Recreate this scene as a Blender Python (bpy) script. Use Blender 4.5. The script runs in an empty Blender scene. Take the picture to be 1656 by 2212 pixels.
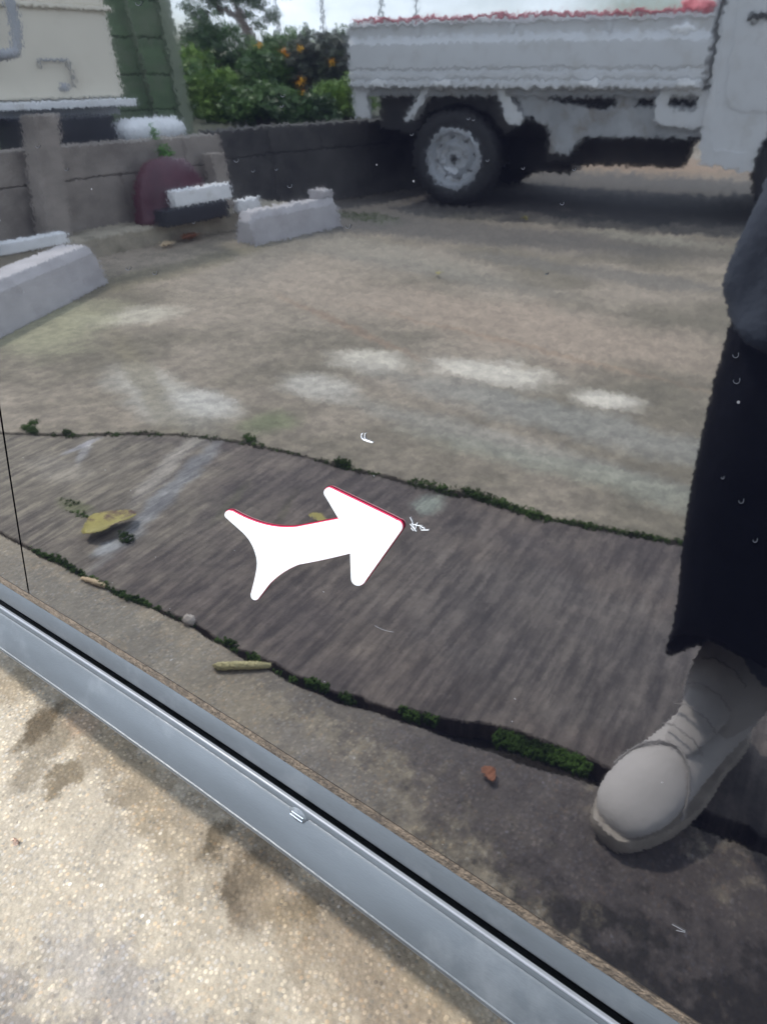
import bpy, bmesh, math, random
import numpy as np
from mathutils import Vector, Matrix
random.seed(7); RNG = np.random.default_rng(11)
SC = bpy.context.scene
COL = SC.collection
# ------------------------------------------------------------------ camera
CH, CD, CPI, CYA, CRO, LF = 0.71855, 0.23004, 0.58148, 0.65838, -0.0517, 0.95014
fw = Vector((-math.sin(CYA)*math.cos(CPI), math.cos(CYA)*math.cos(CPI), -math.sin(CPI)))
r0 = fw.cross(Vector((0, 0, 1))).normalized(); u0 = r0.cross(fw)
RT = r0*math.cos(CRO)+u0*math.sin(CRO); UP = u0*math.cos(CRO)-r0*math.sin(CRO)
CAM = Vector((0, -CD, CH)); FPX = 1597.*LF; IW, IH = 1656., 2211.5
cd = bpy.data.cameras.new('camera'); cam = bpy.data.objects.new('camera', cd); COL.objects.link(cam)
m3 = Matrix((RT, UP, -fw)).transposed(); cam.matrix_world = Matrix.Translation(CAM) @ m3.to_4x4()
cd.sensor_fit = 'VERTICAL'; cd.sensor_height = 24; cd.lens = 24*FPX/IH
cd.clip_start = 0.01; cd.clip_end = 3000
SC.camera = cam
SC.render.resolution_x = 766; SC.render.resolution_y = 1024
# ------------------------------------------------------------------ light
SUN_AZ = Vector((-0.93, -0.37)).normalized(); EL = math.radians(55)
sv = Vector((SUN_AZ.x*math.cos(EL), SUN_AZ.y*math.cos(EL), math.sin(EL)))
sd = bpy.data.lights.new('sun', 'SUN'); sd.energy = 3.5; sd.angle = math.radians(2.5); sd.color = (1, .955, .88)
sun = bpy.data.objects.new('sun', sd); COL.objects.link(sun); sun.rotation_euler = sv.to_track_quat('Z', 'Y').to_euler()
W = bpy.data.worlds.new("World"); SC.world = W; W.use_nodes = True
nt = W.node_tree; nt.nodes.clear()
def N(nt, t, **k):
    n = nt.nodes.new(t)
    for a, b in k.items():
        if a.startswith('i_'): n.inputs[a[2:].replace('_', ' ')].default_value = b
        else: setattr(n, a, b)
    return n
sky = N(nt, 'ShaderNodeTexSky', sky_type='NISHITA', sun_disc=False, sun_elevation=EL, sun_rotation=math.atan2(SUN_AZ.x, SUN_AZ.y))
sky.dust_density = .6; sky.ozone_density = 2
tc = N(nt, 'ShaderNodeTexCoord'); mp = N(nt, 'ShaderNodeMapping'); mp.inputs['Scale'].default_value = (2.2, 2.2, 6)
cl = N(nt, 'ShaderNodeTexNoise', i_Scale=1.1, i_Detail=7, i_Roughness=.55)
rp = N(nt, 'ShaderNodeValToRGB'); rp.color_ramp.elements[0].position = .34; rp.color_ramp.elements[1].position = .62
mx = N(nt, 'ShaderNodeMix', data_type='RGBA'); bg = N(nt, 'ShaderNodeBackground'); out = N(nt, 'ShaderNodeOutputWorld')
L = nt.links.new
L(tc.outputs['Generated'], mp.inputs[0]); L(mp.outputs[0], cl.inputs[0]); L(cl.outputs[0], rp.inputs[0]); L(rp.outputs[0], mx.inputs[0])
L(sky.outputs[0], mx.inputs[6]); mx.inputs[7].default_value = (19, 21.5, 25, 1); L(mx.outputs[2], bg.inputs[0]); L(bg.outputs[0], out.inputs[0])
bg.inputs[1].default_value = .15
SC.view_settings.view_transform = 'Standard'; SC.view_settings.look = 'None'; SC.view_settings.exposure = .5; SC.view_settings.gamma = 1
SC.cycles.caustics_reflective = False; SC.cycles.caustics_refractive = False; SC.cycles.use_denoising = True
SC.cycles.max_bounces = 6

# ------------------------------------------------------------------ the curved paint surface of the car side
X0, Z0 = -.3, .45
CXX, CZZ, CXZ, CXXX, CZ, CX4, CX = -.03915, .01039, .03954, .01304, .00488, .06999, .00644
def side(x, z):
    xc = min(max(x, -1.0), .35); X = xc-X0; Z = z-Z0
    v = CX*X+CXX*X*X+CZZ*Z*Z+CXZ*X*Z+CXXX*X**3+CX4*X**4+CZ*Z
    gx = CX+2*CXX*X+CXZ*Z+3*CXXX*X*X+4*CX4*X**3
    d = x-xc
    return v+gx*d+.03*d*d, gx+.06*d, 2*CZZ*Z+CXZ*X+CZ
def hit(px, py):                       # photo pixel (1656 wide) -> point on the paint, reflected direction
    d = (fw*FPX+RT*(px-IW/2)-UP*(py-IH/2)).normalized(); t = CD/d.y
    for _ in range(8):
        P = CAM+d*t; v, gx, gz = side(P.x, P.z); t -= (P.y-v)/(d.y-gx*d.x-gz*d.z)
    P = CAM+d*t; v, gx, gz = side(P.x, P.z); n = Vector((gx, -1, gz)).normalized()
    return P, d-2*d.dot(n)*n, n
def gnd(px, py, z=0):
    P, r, n = hit(px, py); return P+r*((z-P.z)/r.z)
def on_x(px, py, x):
    P, r, n = hit(px, py); return P+r*((x-P.x)/r.x)
def on_y(px, py, y):
    P, r, n = hit(px, py); return P+r*((y-P.y)/r.y)
def surf(px, py, lift=.0006):
    P, r, n = hit(px, py); return P+n*lift
def direct(px, py, z=0):
    d = (fw*FPX+RT*(px-IW/2)-UP*(py-IH/2)).normalized(); return CAM+d*((z-CAM.z)/d.z)

# ------------------------------------------------------------------ mesh helpers
class MB:
    def __init__(s): s.v = []; s.f = []; s.c = []
    def add(s, vs, fs):
        o = len(s.v); s.v += [tuple(v) for v in vs]; s.f += [tuple(i+o for i in f) for f in fs]; return s
    def box(s, a, b, M=None):
        x0, y0, z0 = a; x1, y1, z1 = b
        vs = [Vector(p) for p in ((x0,y0,z0),(x1,y0,z0),(x1,y1,z0),(x0,y1,z0),(x0,y0,z1),(x1,y0,z1),(x1,y1,z1),(x0,y1,z1))]
        if M: vs = [M @ v for v in vs]
        return s.add(vs, [(0,3,2,1),(4,5,6,7),(0,1,5,4),(1,2,6,5),(2,3,7,6),(3,0,4,7)])
    def prism(s, poly, a, b, f):       # poly 2D, f(u,v,w)->point
        n = len(poly)
        vs = [f(u, v, a) for u, v in poly]+[f(u, v, b) for u, v in poly]
        return s.add(vs, [tuple(range(n))[::-1], tuple(range(n, 2*n))]+[(i, (i+1) % n, n+(i+1) % n, n+i) for i in range(n)])
    def sweep(s, prof, a, b, f, n=1, closed=False):   # open strip
        k = len(prof); vs = []
        for j in range(n+1):
            w = a+(b-a)*j/n; vs += [f(u, v, w) for u, v in prof]
        fs = []
        for j in range(n):
            for i in range(k-(0 if closed else 1)):
                i2 = (i+1) % k; fs.append((j*k+i, j*k+i2, (j+1)*k+i2, (j+1)*k+i))
        return s.add(vs, fs)
    def tube(s, pts, r, seg=10, cap=True):
        pts = [Vector(p) for p in pts]; rs = r if isinstance(r, (list, tuple)) else [r]*len(pts)
        vs = []; fs = []; ref = None
        for i, p in enumerate(pts):
            d = (pts[min(i+1, len(pts)-1)]-pts[max(i-1, 0)]).normalized()
            if ref is None: ref = d.orthogonal().normalized()
            ref = (ref-d*ref.dot(d)).normalized(); q = d.cross(ref)
            for k in range(seg):
                a = 2*math.pi*k/seg; vs.append(p+(ref*math.cos(a)+q*math.sin(a))*rs[i])
        for i in range(len(pts)-1):
            for k in range(seg):
                k2 = (k+1) % seg; fs.append((i*seg+k, i*seg+k2, (i+1)*seg+k2, (i+1)*seg+k))
        if cap: fs += [tuple(range(seg))[::-1], tuple(range((len(pts)-1)*seg, len(pts)*seg))]
        return s.add(vs, fs)
    def lathe(s, prof, o, ax, seg=32, close=False):     # prof (r, h) about axis
        ax = Vector(ax).normalized(); e = ax.orthogonal().normalized(); q = ax.cross(e); o = Vector(o)
        k = len(prof); vs = []
        for j in range(seg):
            a = 2*math.pi*j/seg; d = e*math.cos(a)+q*math.sin(a); vs += [o+d*r+ax*h for r, h in prof]
        fs = []
        for j in range(seg):
            j2 = (j+1) % seg
            for i in range(k-(0 if close else 1)):
                i2 = (i+1) % k; fs.append((j*k+i, j2*k+i, j2*k+i2, j*k+i2))
        return s.add(vs, fs)
    def blob(s, c, r, seg=10, rings=7, j=0):
        c = Vector(c); r = Vector(r) if not isinstance(r, (int, float)) else Vector((r, r, r)); vs = [c+Vector((0, 0, r.z))]
        for i in range(1, rings):
            t = math.pi*i/rings
            for k in range(seg):
                a = 2*math.pi*k/seg; w = 1+random.uniform(-j, j)
                vs.append(c+Vector((r.x*math.sin(t)*math.cos(a), r.y*math.sin(t)*math.sin(a), r.z*math.cos(t)))*w)
        vs.append(c-Vector((0, 0, r.z))); fs = [(0, 1+k, 1+(k+1) % seg) for k in range(seg)]
        for i in range(rings-2):
            for k in range(seg):
                a = 1+i*seg+k; b = 1+i*seg+(k+1) % seg; fs.append((a, a+seg, b+seg, b))
        l = len(vs)-1; fs += [(l, 1+(rings-2)*seg+(k+1) % seg, 1+(rings-2)*seg+k) for k in range(seg)]
        return s.add(vs, fs)
    def build(s, name, mat, parent=None, smooth=False, bevel=0, angle=35, recalc=True):
        me = bpy.data.meshes.new(name); me.from_pydata(s.v, [], s.f)
        if recalc:
            bm = bmesh.new(); bm.from_mesh(me); bmesh.ops.recalc_face_normals(bm, faces=bm.faces); bm.to_mesh(me); bm.free()
        o = bpy.data.objects.new(name, me); COL.objects.link(o)
        if mat: me.materials.append(mat)
        if smooth: me.polygons.foreach_set('use_smooth', [True]*len(me.polygons))
        if smooth == 'auto': me.set_sharp_from_angle(angle=math.radians(angle))
        if bevel:
            b = o.modifiers.new('bevel', 'BEVEL'); b.width = bevel; b.segments = 2; b.limit_method = 'ANGLE'
        if parent: o.parent = parent
        return o
def tag(o, label=None, cat=None, group=None, kind=None):
    for k, v in (('label', label), ('category', cat), ('group', group), ('kind', kind)):
        if v: o[k] = v
    return o
def thing(name, label, cat, loc=(0, 0, 0), rz=0, group=None):
    o = bpy.data.objects.new(name, None); COL.objects.link(o); o.location = loc; o.rotation_euler = (0, 0, rz)
    o.empty_display_size = .1
    return tag(o, label, cat, group)

# ------------------------------------------------------------------ materials
def mat(name, col, rough=.6, ior=1.5, metal=0, var=.12, vscale=8, bump=0, bscale=60, dirt=None, spec=.5, vstretch=(1, 1, 1), dscale=4, dpos=(.45, .7)):
    m = bpy.data.materials.new(name); m.use_nodes = True; t = m.node_tree; b = t.nodes['Principled BSDF']; l = t.links.new
    b.inputs['Roughness'].default_value = rough; b.inputs['IOR'].default_value = ior; b.inputs['Metallic'].default_value = metal
    b.inputs['Specular IOR Level'].default_value = spec
    tc = N(t, 'ShaderNodeTexCoord'); mp = N(t, 'ShaderNodeMapping'); mp.inputs['Scale'].default_value = vstretch; l(tc.outputs['Object'], mp.inputs[0])
    n = N(t, 'ShaderNodeTexNoise', i_Scale=vscale, i_Detail=6, i_Roughness=.6); l(mp.outputs[0], n.inputs[0])
    r = N(t, 'ShaderNodeValToRGB'); e = r.color_ramp.elements; e[0].position = .3; e[1].position = .72
    e[0].color = tuple(c*(1-var) for c in col)+(1,); e[1].color = tuple(min(1, c*(1+var)) for c in col)+(1,)
    l(n.outputs[0], r.inputs[0]); cur = r.outputs[0]
    if dirt:
        n2 = N(t, 'ShaderNodeTexNoise', i_Scale=dscale, i_Detail=8, i_Roughness=.65); l(tc.outputs['Object'], n2.inputs[0])
        r2 = N(t, 'ShaderNodeValToRGB'); r2.color_ramp.elements[0].position = dpos[0]; r2.color_ramp.elements[1].position = dpos[1]; l(n2.outputs[0], r2.inputs[0])
        x = N(t, 'ShaderNodeMix', data_type='RGBA'); l(r2.outputs[0], x.inputs[0]); l(cur, x.inputs[6]); x.inputs[7].default_value = tuple(dirt)+(1,); cur = x.outputs[2]
    l(cur, b.inputs['Base Color'])
    if bump:
        n3 = N(t, 'ShaderNodeTexNoise', i_Scale=bscale, i_Detail=4); l(mp.outputs[0], n3.inputs[0])
        bp = N(t, 'ShaderNodeBump'); bp.inputs['Strength'].default_value = bump; bp.inputs['Distance'].default_value = .01
        l(n3.outputs[0], bp.inputs['Height']); l(bp.outputs[0], b.inputs['Normal'])
    return m

def paint_mat():
    m = bpy.data.materials.new('black_clear_coated_paint'); m.use_nodes = True; t = m.node_tree; b = t.nodes['Principled BSDF']; l = t.links.new
    b.inputs['Base Color'].default_value = (.0045, .005, .009, 1); b.inputs['Roughness'].default_value = .03; b.inputs['IOR'].default_value = 3.3
    g = N(t, 'ShaderNodeNewGeometry'); tc = N(t, 'ShaderNodeTexCoord'); acc = g.outputs['Normal']
    for sc, amp, det in ((560, .0056, 1), (130, .0009, 0), (9, .0010, 0)):      # orange peel of the lacquer, three sizes of wave
        n = N(t, 'ShaderNodeTexNoise', i_Scale=sc, i_Detail=det); l(tc.outputs['Object'], n.inputs[0])
        s = N(t, 'ShaderNodeVectorMath', operation='SUBTRACT'); l(n.outputs['Color'], s.inputs[0]); s.inputs[1].default_value = (.5, .5, .5)
        k = N(t, 'ShaderNodeVectorMath', operation='SCALE'); l(s.outputs[0], k.inputs[0]); k.inputs['Scale'].default_value = amp
        a = N(t, 'ShaderNodeVectorMath', operation='ADD'); l(acc, a.inputs[0]); l(k.outputs[0], a.inputs[1]); acc = a.outputs[0]
    nn = N(t, 'ShaderNodeVectorMath', operation='NORMALIZE'); l(acc, nn.inputs[0]); l(nn.outputs[0], b.inputs['Normal'])
    # fine dust: tiny specks lift the diffuse colour
    v = N(t, 'ShaderNodeTexVoronoi', i_Scale=120); l(tc.outputs['Object'], v.inputs[0])
    r = N(t, 'ShaderNodeValToRGB'); r.color_ramp.elements[0].position = .05; r.color_ramp.elements[1].position = .07
    r.color_ramp.elements[0].color = (1, 1, 1, 1); r.color_ramp.elements[1].color = (0, 0, 0, 1); l(v.outputs['Distance'], r.inputs[0])
    wv = N(t, 'ShaderNodeSeparateColor'); l(v.outputs['Color'], wv.inputs[0])
    th = N(t, 'ShaderNodeMath', operation='GREATER_THAN'); th.inputs[1].default_value = .93; l(wv.outputs[0], th.inputs[0])
    mu = N(t, 'ShaderNodeMath', operation='MULTIPLY'); l(r.outputs[0], mu.inputs[0]); l(th.outputs[0], mu.inputs[1])
    x = N(t, 'ShaderNodeMix', data_type='RGBA'); l(mu.outputs[0], x.inputs[0]); x.inputs[6].default_value = (.0045, .005, .009, 1); x.inputs[7].default_value = (.25, .25, .26, 1)
    l(x.outputs[2], b.inputs['Base Color'])
    return m

def concrete(name, base, alt, stains_shade=(), streak=False, pebble=0., fine=.25, big=1.2, mott=.2, soft=(1.25, .4), disp=1.3, dsc=9):
    m = bpy.data.materials.new(name); m.use_nodes = True; t = m.node_tree; b = t.nodes['Principled BSDF']; l = t.links.new
    b.inputs['Roughness'].default_value = .85
    tc = N(t, 'ShaderNodeTexCoord'); P = tc.outputs['Object']
    def noise(scale, detail=6, rough=.6, vec=P):
        n = N(t, 'ShaderNodeTexNoise', i_Scale=scale, i_Detail=detail, i_Roughness=rough); l(vec, n.inputs[0]); return n.outputs[0]
    def ramp(v, a, c):
        r = N(t, 'ShaderNodeMapRange'); l(v, r.inputs[0]); r.inputs[1].default_value = a; r.inputs[2].default_value = c; r.interpolation_type = 'SMOOTHSTEP'; return r.outputs[0]
    def mix(f, a, c, mode='MIX'):
        x = N(t, 'ShaderNodeMix', data_type='RGBA', blend_type=mode)
        for s_, i in ((f, 0), (a, 6), (c, 7)):
            if isinstance(s_, (tuple, float, int)): x.inputs[i].default_value = (tuple(s_)+(1,)) if isinstance(s_, tuple) else s_
            else: l(s_, x.inputs[i])
        return x.outputs[2]
    cur = mix(ramp(noise(big, 8, .65), .38, .62), base, alt)
    dn = N(t, 'ShaderNodeTexNoise', i_Scale=dsc, i_Detail=5, i_Roughness=.65); l(P, dn.inputs[0])
    for (x, y, rx, ry, rot, c, k) in stains_shade:
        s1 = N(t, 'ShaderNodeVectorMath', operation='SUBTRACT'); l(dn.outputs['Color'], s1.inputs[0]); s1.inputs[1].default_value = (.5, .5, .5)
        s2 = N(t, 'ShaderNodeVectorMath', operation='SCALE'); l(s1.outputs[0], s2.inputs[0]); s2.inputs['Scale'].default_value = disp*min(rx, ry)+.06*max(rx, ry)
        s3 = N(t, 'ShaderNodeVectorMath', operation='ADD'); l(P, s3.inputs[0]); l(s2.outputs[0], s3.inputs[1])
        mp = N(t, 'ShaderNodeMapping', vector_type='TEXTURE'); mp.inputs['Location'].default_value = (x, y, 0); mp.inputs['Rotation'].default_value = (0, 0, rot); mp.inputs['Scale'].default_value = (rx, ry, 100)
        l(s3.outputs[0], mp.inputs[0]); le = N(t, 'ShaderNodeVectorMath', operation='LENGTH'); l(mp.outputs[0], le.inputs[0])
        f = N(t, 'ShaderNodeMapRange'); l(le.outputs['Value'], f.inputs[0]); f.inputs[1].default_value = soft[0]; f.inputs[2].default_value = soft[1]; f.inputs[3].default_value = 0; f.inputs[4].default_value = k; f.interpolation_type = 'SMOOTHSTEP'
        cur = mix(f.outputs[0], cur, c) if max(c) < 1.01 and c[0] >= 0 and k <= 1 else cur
    if streak:
        mp = N(t, 'ShaderNodeMapping'); mp.inputs['Scale'].default_value = (72, 7, 1); m0 = N(t, 'ShaderNodeMapping'); m0.inputs['Rotation'].default_value = (0, 0, .07); l(P, m0.inputs[0]); l(m0.outputs[0], mp.inputs[0])
        s_ = noise(1, 5, .7, mp.outputs[0]); cur = mix(ramp(s_, .3, .7), mix(1., cur, (.55, .53, .55), 'MULTIPLY'), mix(1., cur, (1.55, 1.5, 1.42), 'MULTIPLY'))
    mn = noise(14, 6, .7); cur = mix(ramp(mn, .3, .7), mix(1., cur, (1-fine, 1-fine, 1-fine), 'MULTIPLY'), mix(1., cur, (1+fine, 1+fine, 1+fine*.9), 'MULTIPLY'))
    m2 = noise(38, 3, .6); cur = mix(ramp(m2, .35, .65), mix(1., cur, (1-mott,)*3, 'MULTIPLY'), mix(1., cur, (1+mott, 1+mott*.95, 1+mott*.85), 'MULTIPLY'))
    fnn = noise(130, 4, .8); cur = mix(ramp(fnn, .3, .7), mix(1., cur, (1-fine, 1-fine, 1-fine), 'MULTIPLY'), mix(1., cur, (1+fine, 1+fine, 1+fine), 'MULTIPLY'))
    h = fnn
    if pebble:
        v = N(t, 'ShaderNodeTexVoronoi', i_Scale=210, i_Randomness=1.); l(P, v.inputs[0]); sc = N(t, 'ShaderNodeSeparateColor'); l(v.outputs['Color'], sc.inputs[0])
        pr = N(t, 'ShaderNodeValToRGB'); e = pr.color_ramp.elements; pr.color_ramp.interpolation = 'CONSTANT'
        for p_, c_ in ((.0, (.30, .24, .17)), (.2, (.50, .42, .31)), (.38, (.2, .185, .16)), (.5, (.42, .31, .2)), (.62, (.36, .33, .29)), (.80, (.40, .34, .27)), (.972, (.62, .58, .52)), (.98, (.13, .11, .09))):
            el = e.new(p_) if p_ else e[0]; el.position = p_; el.color = c_+(1,)
        e.remove(e[-1]) if e[-1].position > .99 else None
        l(sc.outputs[0], pr.inputs[0])
        msk = ramp(v.outputs['Distance'], .55, .3); md = N(t, 'ShaderNodeMath', operation='MULTIPLY'); l(msk, md.inputs[0])
        pn = ramp(noise(22, 3, .6), .35, .6); pm = N(t, 'ShaderNodeMath', operation='MULTIPLY_ADD'); l(pn, pm.inputs[0]); pm.inputs[1].default_value = .5*pebble; pm.inputs[2].default_value = .35*pebble; l(pm.outputs[0], md.inputs[1])
        # pebbles follow the stain and painted-shade darkness: multiply by the local colour relative to the base
        k1 = mix(1., pr.outputs[0], tuple(1/max(c, .05)*.9 for c in base), 'MULTIPLY'); k2 = mix(1., k1, cur, 'MULTIPLY')
        cur = mix(md.outputs[0], cur, k2)
        h = v.outputs['Distance']
    l(cur, b.inputs['Base Color'])
    bp = N(t, 'ShaderNodeBump'); bp.inputs['Strength'].default_value = .5 if not pebble else .7; bp.inputs['Distance'].default_value = .002 if not pebble else .0012; bp.invert = bool(pebble)
    l(h, bp.inputs['Height']); l(bp.outputs[0], b.inputs['Normal'])
    return m

PAINT = paint_mat()
M = dict(
    plastic=mat('satin_grey_moulding', (.075, .085, .095), .36, 1.5, var=.25, vscale=14, bump=.06, bscale=900, dirt=(.13, .14, .15), dscale=16, dpos=(.55, .8), vstretch=(.3, 1, 1)),
    gloss_black=mat('gloss_black_rubber', (.008, .008, .01), .15, 1.6, var=.2),
    hem_tan=mat('tan_hem_reflection', (.20, .15, .105), .9, var=.45, vscale=160, bump=.5, bscale=300, dirt=(.09, .07, .055), dscale=60), seam=mat('dark_seam', (.004, .004, .005), .7), bead=mat('grey_gloss_bead', (.20, .21, .23), .3, 1.5, var=.1, vscale=60), chrome=mat('bright_bead', (.6, .63, .67), .14, 1.5, 1, var=.05),
    rubber=mat('tyre_rubber', (.014, .014, .015), .75, var=.3, bump=.2, bscale=90), glass=mat('tinted_car_glass', (.01, .012, .013), .03, 1.8),
    twhite=mat('truck_white_paint', (.56, .57, .58), .3, 1.5, var=.05, vscale=3, dirt=(.42, .41, .38), dscale=9, dpos=(.5, .8)),
    tgrey=mat('grey_steel_panel', (.30, .31, .32), .55, var=.2, vscale=9, dirt=(.18, .15, .12), dscale=12, dpos=(.5, .75)),
    tdark=mat('black_chassis_steel', (.012, .012, .013), .6, var=.4, dirt=(.03, .025, .02)),
    steel=mat('silver_wheel_paint', (.50, .52, .55), .38, 1.5, .35, var=.2, vscale=30, dirt=(.16, .13, .1), dscale=30, dpos=(.52, .7)),
    red=mat('faded_red_cloth', (.42, .07, .10), .8, var=.35, vscale=30, bump=.6, bscale=60), pink=mat('pink_cloth', (.75, .22, .24), .8, var=.25, vscale=25, bump=.5, bscale=40),
    lamp=mat('lamp_lens', (.5, .06, .03), .2, var=.1),
    cream=mat('cream_painted_metal', (.72, .67, .56), .45, var=.05, vscale=4, dirt=(.58, .52, .42), dscale=6, dpos=(.55, .85)),
    white=mat('dull_white_plastic', (.78, .79, .80), .5, var=.1, vscale=20, dirt=(.5, .48, .44), dscale=14, dpos=(.55, .8)),
    grime=mat('grey_pipe_plastic', (.33, .34, .36), .5, var=.2),
    dark=mat('dark_plastic', (.02, .022, .028), .5, var=.4, vscale=12), maroon=mat('maroon_plastic', (.075, .02, .032), .45, var=.25, vscale=12),
    green=mat('green_boards', (.10, .15, .075), .75, var=.25, vscale=5, vstretch=(1, 1, 5), dirt=(.16, .17, .12), dscale=5, dpos=(.5, .75)),
    palegreen=mat('pale_green_board', (.20, .23, .16), .8, var=.2, vscale=6),
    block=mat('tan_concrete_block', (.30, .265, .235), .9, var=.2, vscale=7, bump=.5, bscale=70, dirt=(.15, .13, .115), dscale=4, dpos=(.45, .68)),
    charcoal=mat('dark_concrete_block', (.07, .066, .062), .85, var=.35, vscale=5, bump=.5, bscale=70, dirt=(.025, .024, .026), dscale=4),  # darker block colour for the far stretch of wall
    kerb=mat('weathered_kerb', (.36, .32, .25), .9, var=.25, vscale=12, bump=.5, bscale=80, dirt=(.12, .11, .08), dscale=8, dpos=(.5, .72)),
    stopc=mat('pale_concrete_stop', (.46, .44, .45), .85, var=.12, vscale=12, bump=.35, bscale=90, dirt=(.3, .28, .28), dscale=9, dpos=(.52, .8)),
    bark=mat('bark', (.16, .12, .10), .9, var=.4, vscale=14, bump=.8, bscale=30),
    moss=mat('moss', (.042, .078, .016), .95, spec=.1, var=.85, vscale=14), weed=mat('weed_leaf', (.10, .26, .04), .7, var=.3, vscale=30),
    soil=mat('dark_damp_soil', (.018, .016, .014), .95, var=.4, vscale=40, bump=.8, bscale=120),
    yard=mat('yard_earth', (.05, .055, .03), .95, var=.35, vscale=5, bump=.6, bscale=40), field=mat('meadow', (.07, .11, .035), .95, var=.4, vscale=.2),
    leafy=mat('yellow_leaf', (.34, .29, .075), .6, var=.25, vscale=60, dirt=(.09, .04, .03), dscale=35, dpos=(.5, .62)),
    leafb=mat('brown_leaf', (.26, .10, .05), .7, var=.35, vscale=60), twig=mat('dry_twig', (.52, .46, .24), .8, var=.35, vscale=90, bump=.8, bscale=200),
    straw=mat('straw', (.62, .47, .30), .8, var=.25, vscale=90), stone=mat('pale_pebble', (.42, .37, .33), .8, var=.3, vscale=90, bump=.6, bscale=150),
    cloth=mat('dark_navy_wool', (.008, .009, .013), .95, spec=.05, var=.4, vscale=30, bump=.15, bscale=90), jacket=mat('slate_jacket', (.075, .088, .115), .8, spec=.2, var=.3, vscale=14, bump=.6, bscale=26),
    skin=mat('skin', (.52, .31, .22), .5, var=.08), hair=mat('black_hair', (.01, .009, .008), .5, var=.3),
    suede=mat('pale_suede', (.46, .43, .415), .8, spec=.25, var=.06, vscale=22, bump=.06, bscale=160, dirt=(.42, .395, .38), dscale=18, dpos=(.5, .8)),
    sole=mat('shoe_sole', (.33, .29, .25), .7, var=.2, vscale=40, bump=.3, bscale=90), lace=mat('shoe_stitch', (.30, .28, .27), .8, var=.3),
    sticker=mat('white_magnet_sheet', (.93, .93, .92), .4, var=.01), stickred=mat('red_magnet_edge', (.55, .02, .07), .4, var=.1),
    scratch=mat('bare_scratch', (.85, .85, .86), .5, var=.05), flower=mat('orange_petal', (.9, .45, .03), .6, var=.2, vscale=20), wood=mat('dark_post', (.05, .055, .07), .8),
)
SC.cycles.use_preview_denoising = False

# ------------------------------------------------------------------ the ground, slab by slab
J1 = [(-4.0, -.21), (-2.2, -.222), (-1.116, -.224), (-1.037, -.224), (-.911, -.221), (-.811, -.23), (-.734, -.235), (-.642, -.23), (-.59, -.232), (-.508, -.236), (-.446, -.25), (-.385, -.27), (-.295, -.295), (-.244, -.311), (-.183, -.327), (-.139, -.334), (.1, -.37), (1, -.47), (6, -1.2)]
J2 = [(-4.0, -.28), (-2.2, -.33), (-1.68, -.44), (-1.55, -.509), (-1.462, -.553), (-1.336, -.639), (-1.223, -.697), (-1.091, -.736), (-.973, -.753), (-.869, -.765), (-.69, -.791), (-.537, -.818), (-.41, -.833), (-.305, -.862), (-.191, -.895), (.1, -.97), (1, -1.2), (6, -2.6)]
def dens(pl, step, jit):
    o = []
    for (a, b), (c, d) in zip(pl, pl[1:]):
        n = max(1, int(math.hypot(c-a, d-b)/step)) if -1.9 < a < .4 else 1
        for i in range(n):
            u = i/n; o.append((a+(c-a)*u, b+(d-b)*u+(RNG.normal()*jit if -1.9 < a < .4 else 0)))
    return o+[pl[-1]]
def gap1(x): return .002+.020*max(0, min(1, (x+.75)/.4))+.030*math.exp(-((x+.22)/.09)**2)
up1 = [(x, y+.004+.35*gap1(x)) for x, y in dens(J1, .02, .0022)]; lo1 = [(x, y-.004-.5*gap1(x)) for x, y in dens(J1, .012, .0042)]
def gap2(x): return .0008+.0042*max(0, min(1, (x+1.0)/.4))
up2 = [(x, y+gap2(x)) for x, y in dens(J2, .02, .0025)]; lo2 = [(x, y-gap2(x)) for x, y in dens(J2, .02, .0025)]
def ylin(pl, x):
    for (a, b_), (c, d) in zip(pl, pl[1:]):
        if a <= x <= c: return b_+(d-b_)*(x-a)/(c-a)
    return pl[0][1] if x < pl[0][0] else pl[-1][1]
XS = sorted(set([-3.3, -2.9, -2.5, -2.2, -2.0]+[round(-1.9+.0125*i, 4) for i in range(185)]+[.6, 1, 2, 3.5, 6]))
def slab(name, A, B, m, top=0.):       # A, B: functions x -> y of the two long edges (A nearer the car)
    b = MB(); k = 6
    for x in XS:
        a, c = A(x), B(x); b.v += [(x, a, top-.06), (x, a, top-.002), (x, a-.002, top), (x, c+.002, top), (x, c, top-.002), (x, c, top-.06)]
    for i in range(len(XS)-1):
        for q in range(5): b.f.append((i*k+q, i*k+q+1, (i+1)*k+q+1, (i+1)*k+q))
    return tag(b.build(name, m), kind='structure')
BR, LT = (.13, .095, .055), (.42, .41, .40)
def D(px, py): p = direct(px, py); return p.x, p.y
def G(px, py): p = gnd(px, py); return p.x, p.y
def SEG(p, q, w, c, k):
    a, b = gnd(*p), gnd(*q); m_ = (a+b)/2; d = b-a; return (m_.x, m_.y, d.length*.62, w, math.atan2(d.y, d.x), c, k)
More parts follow.
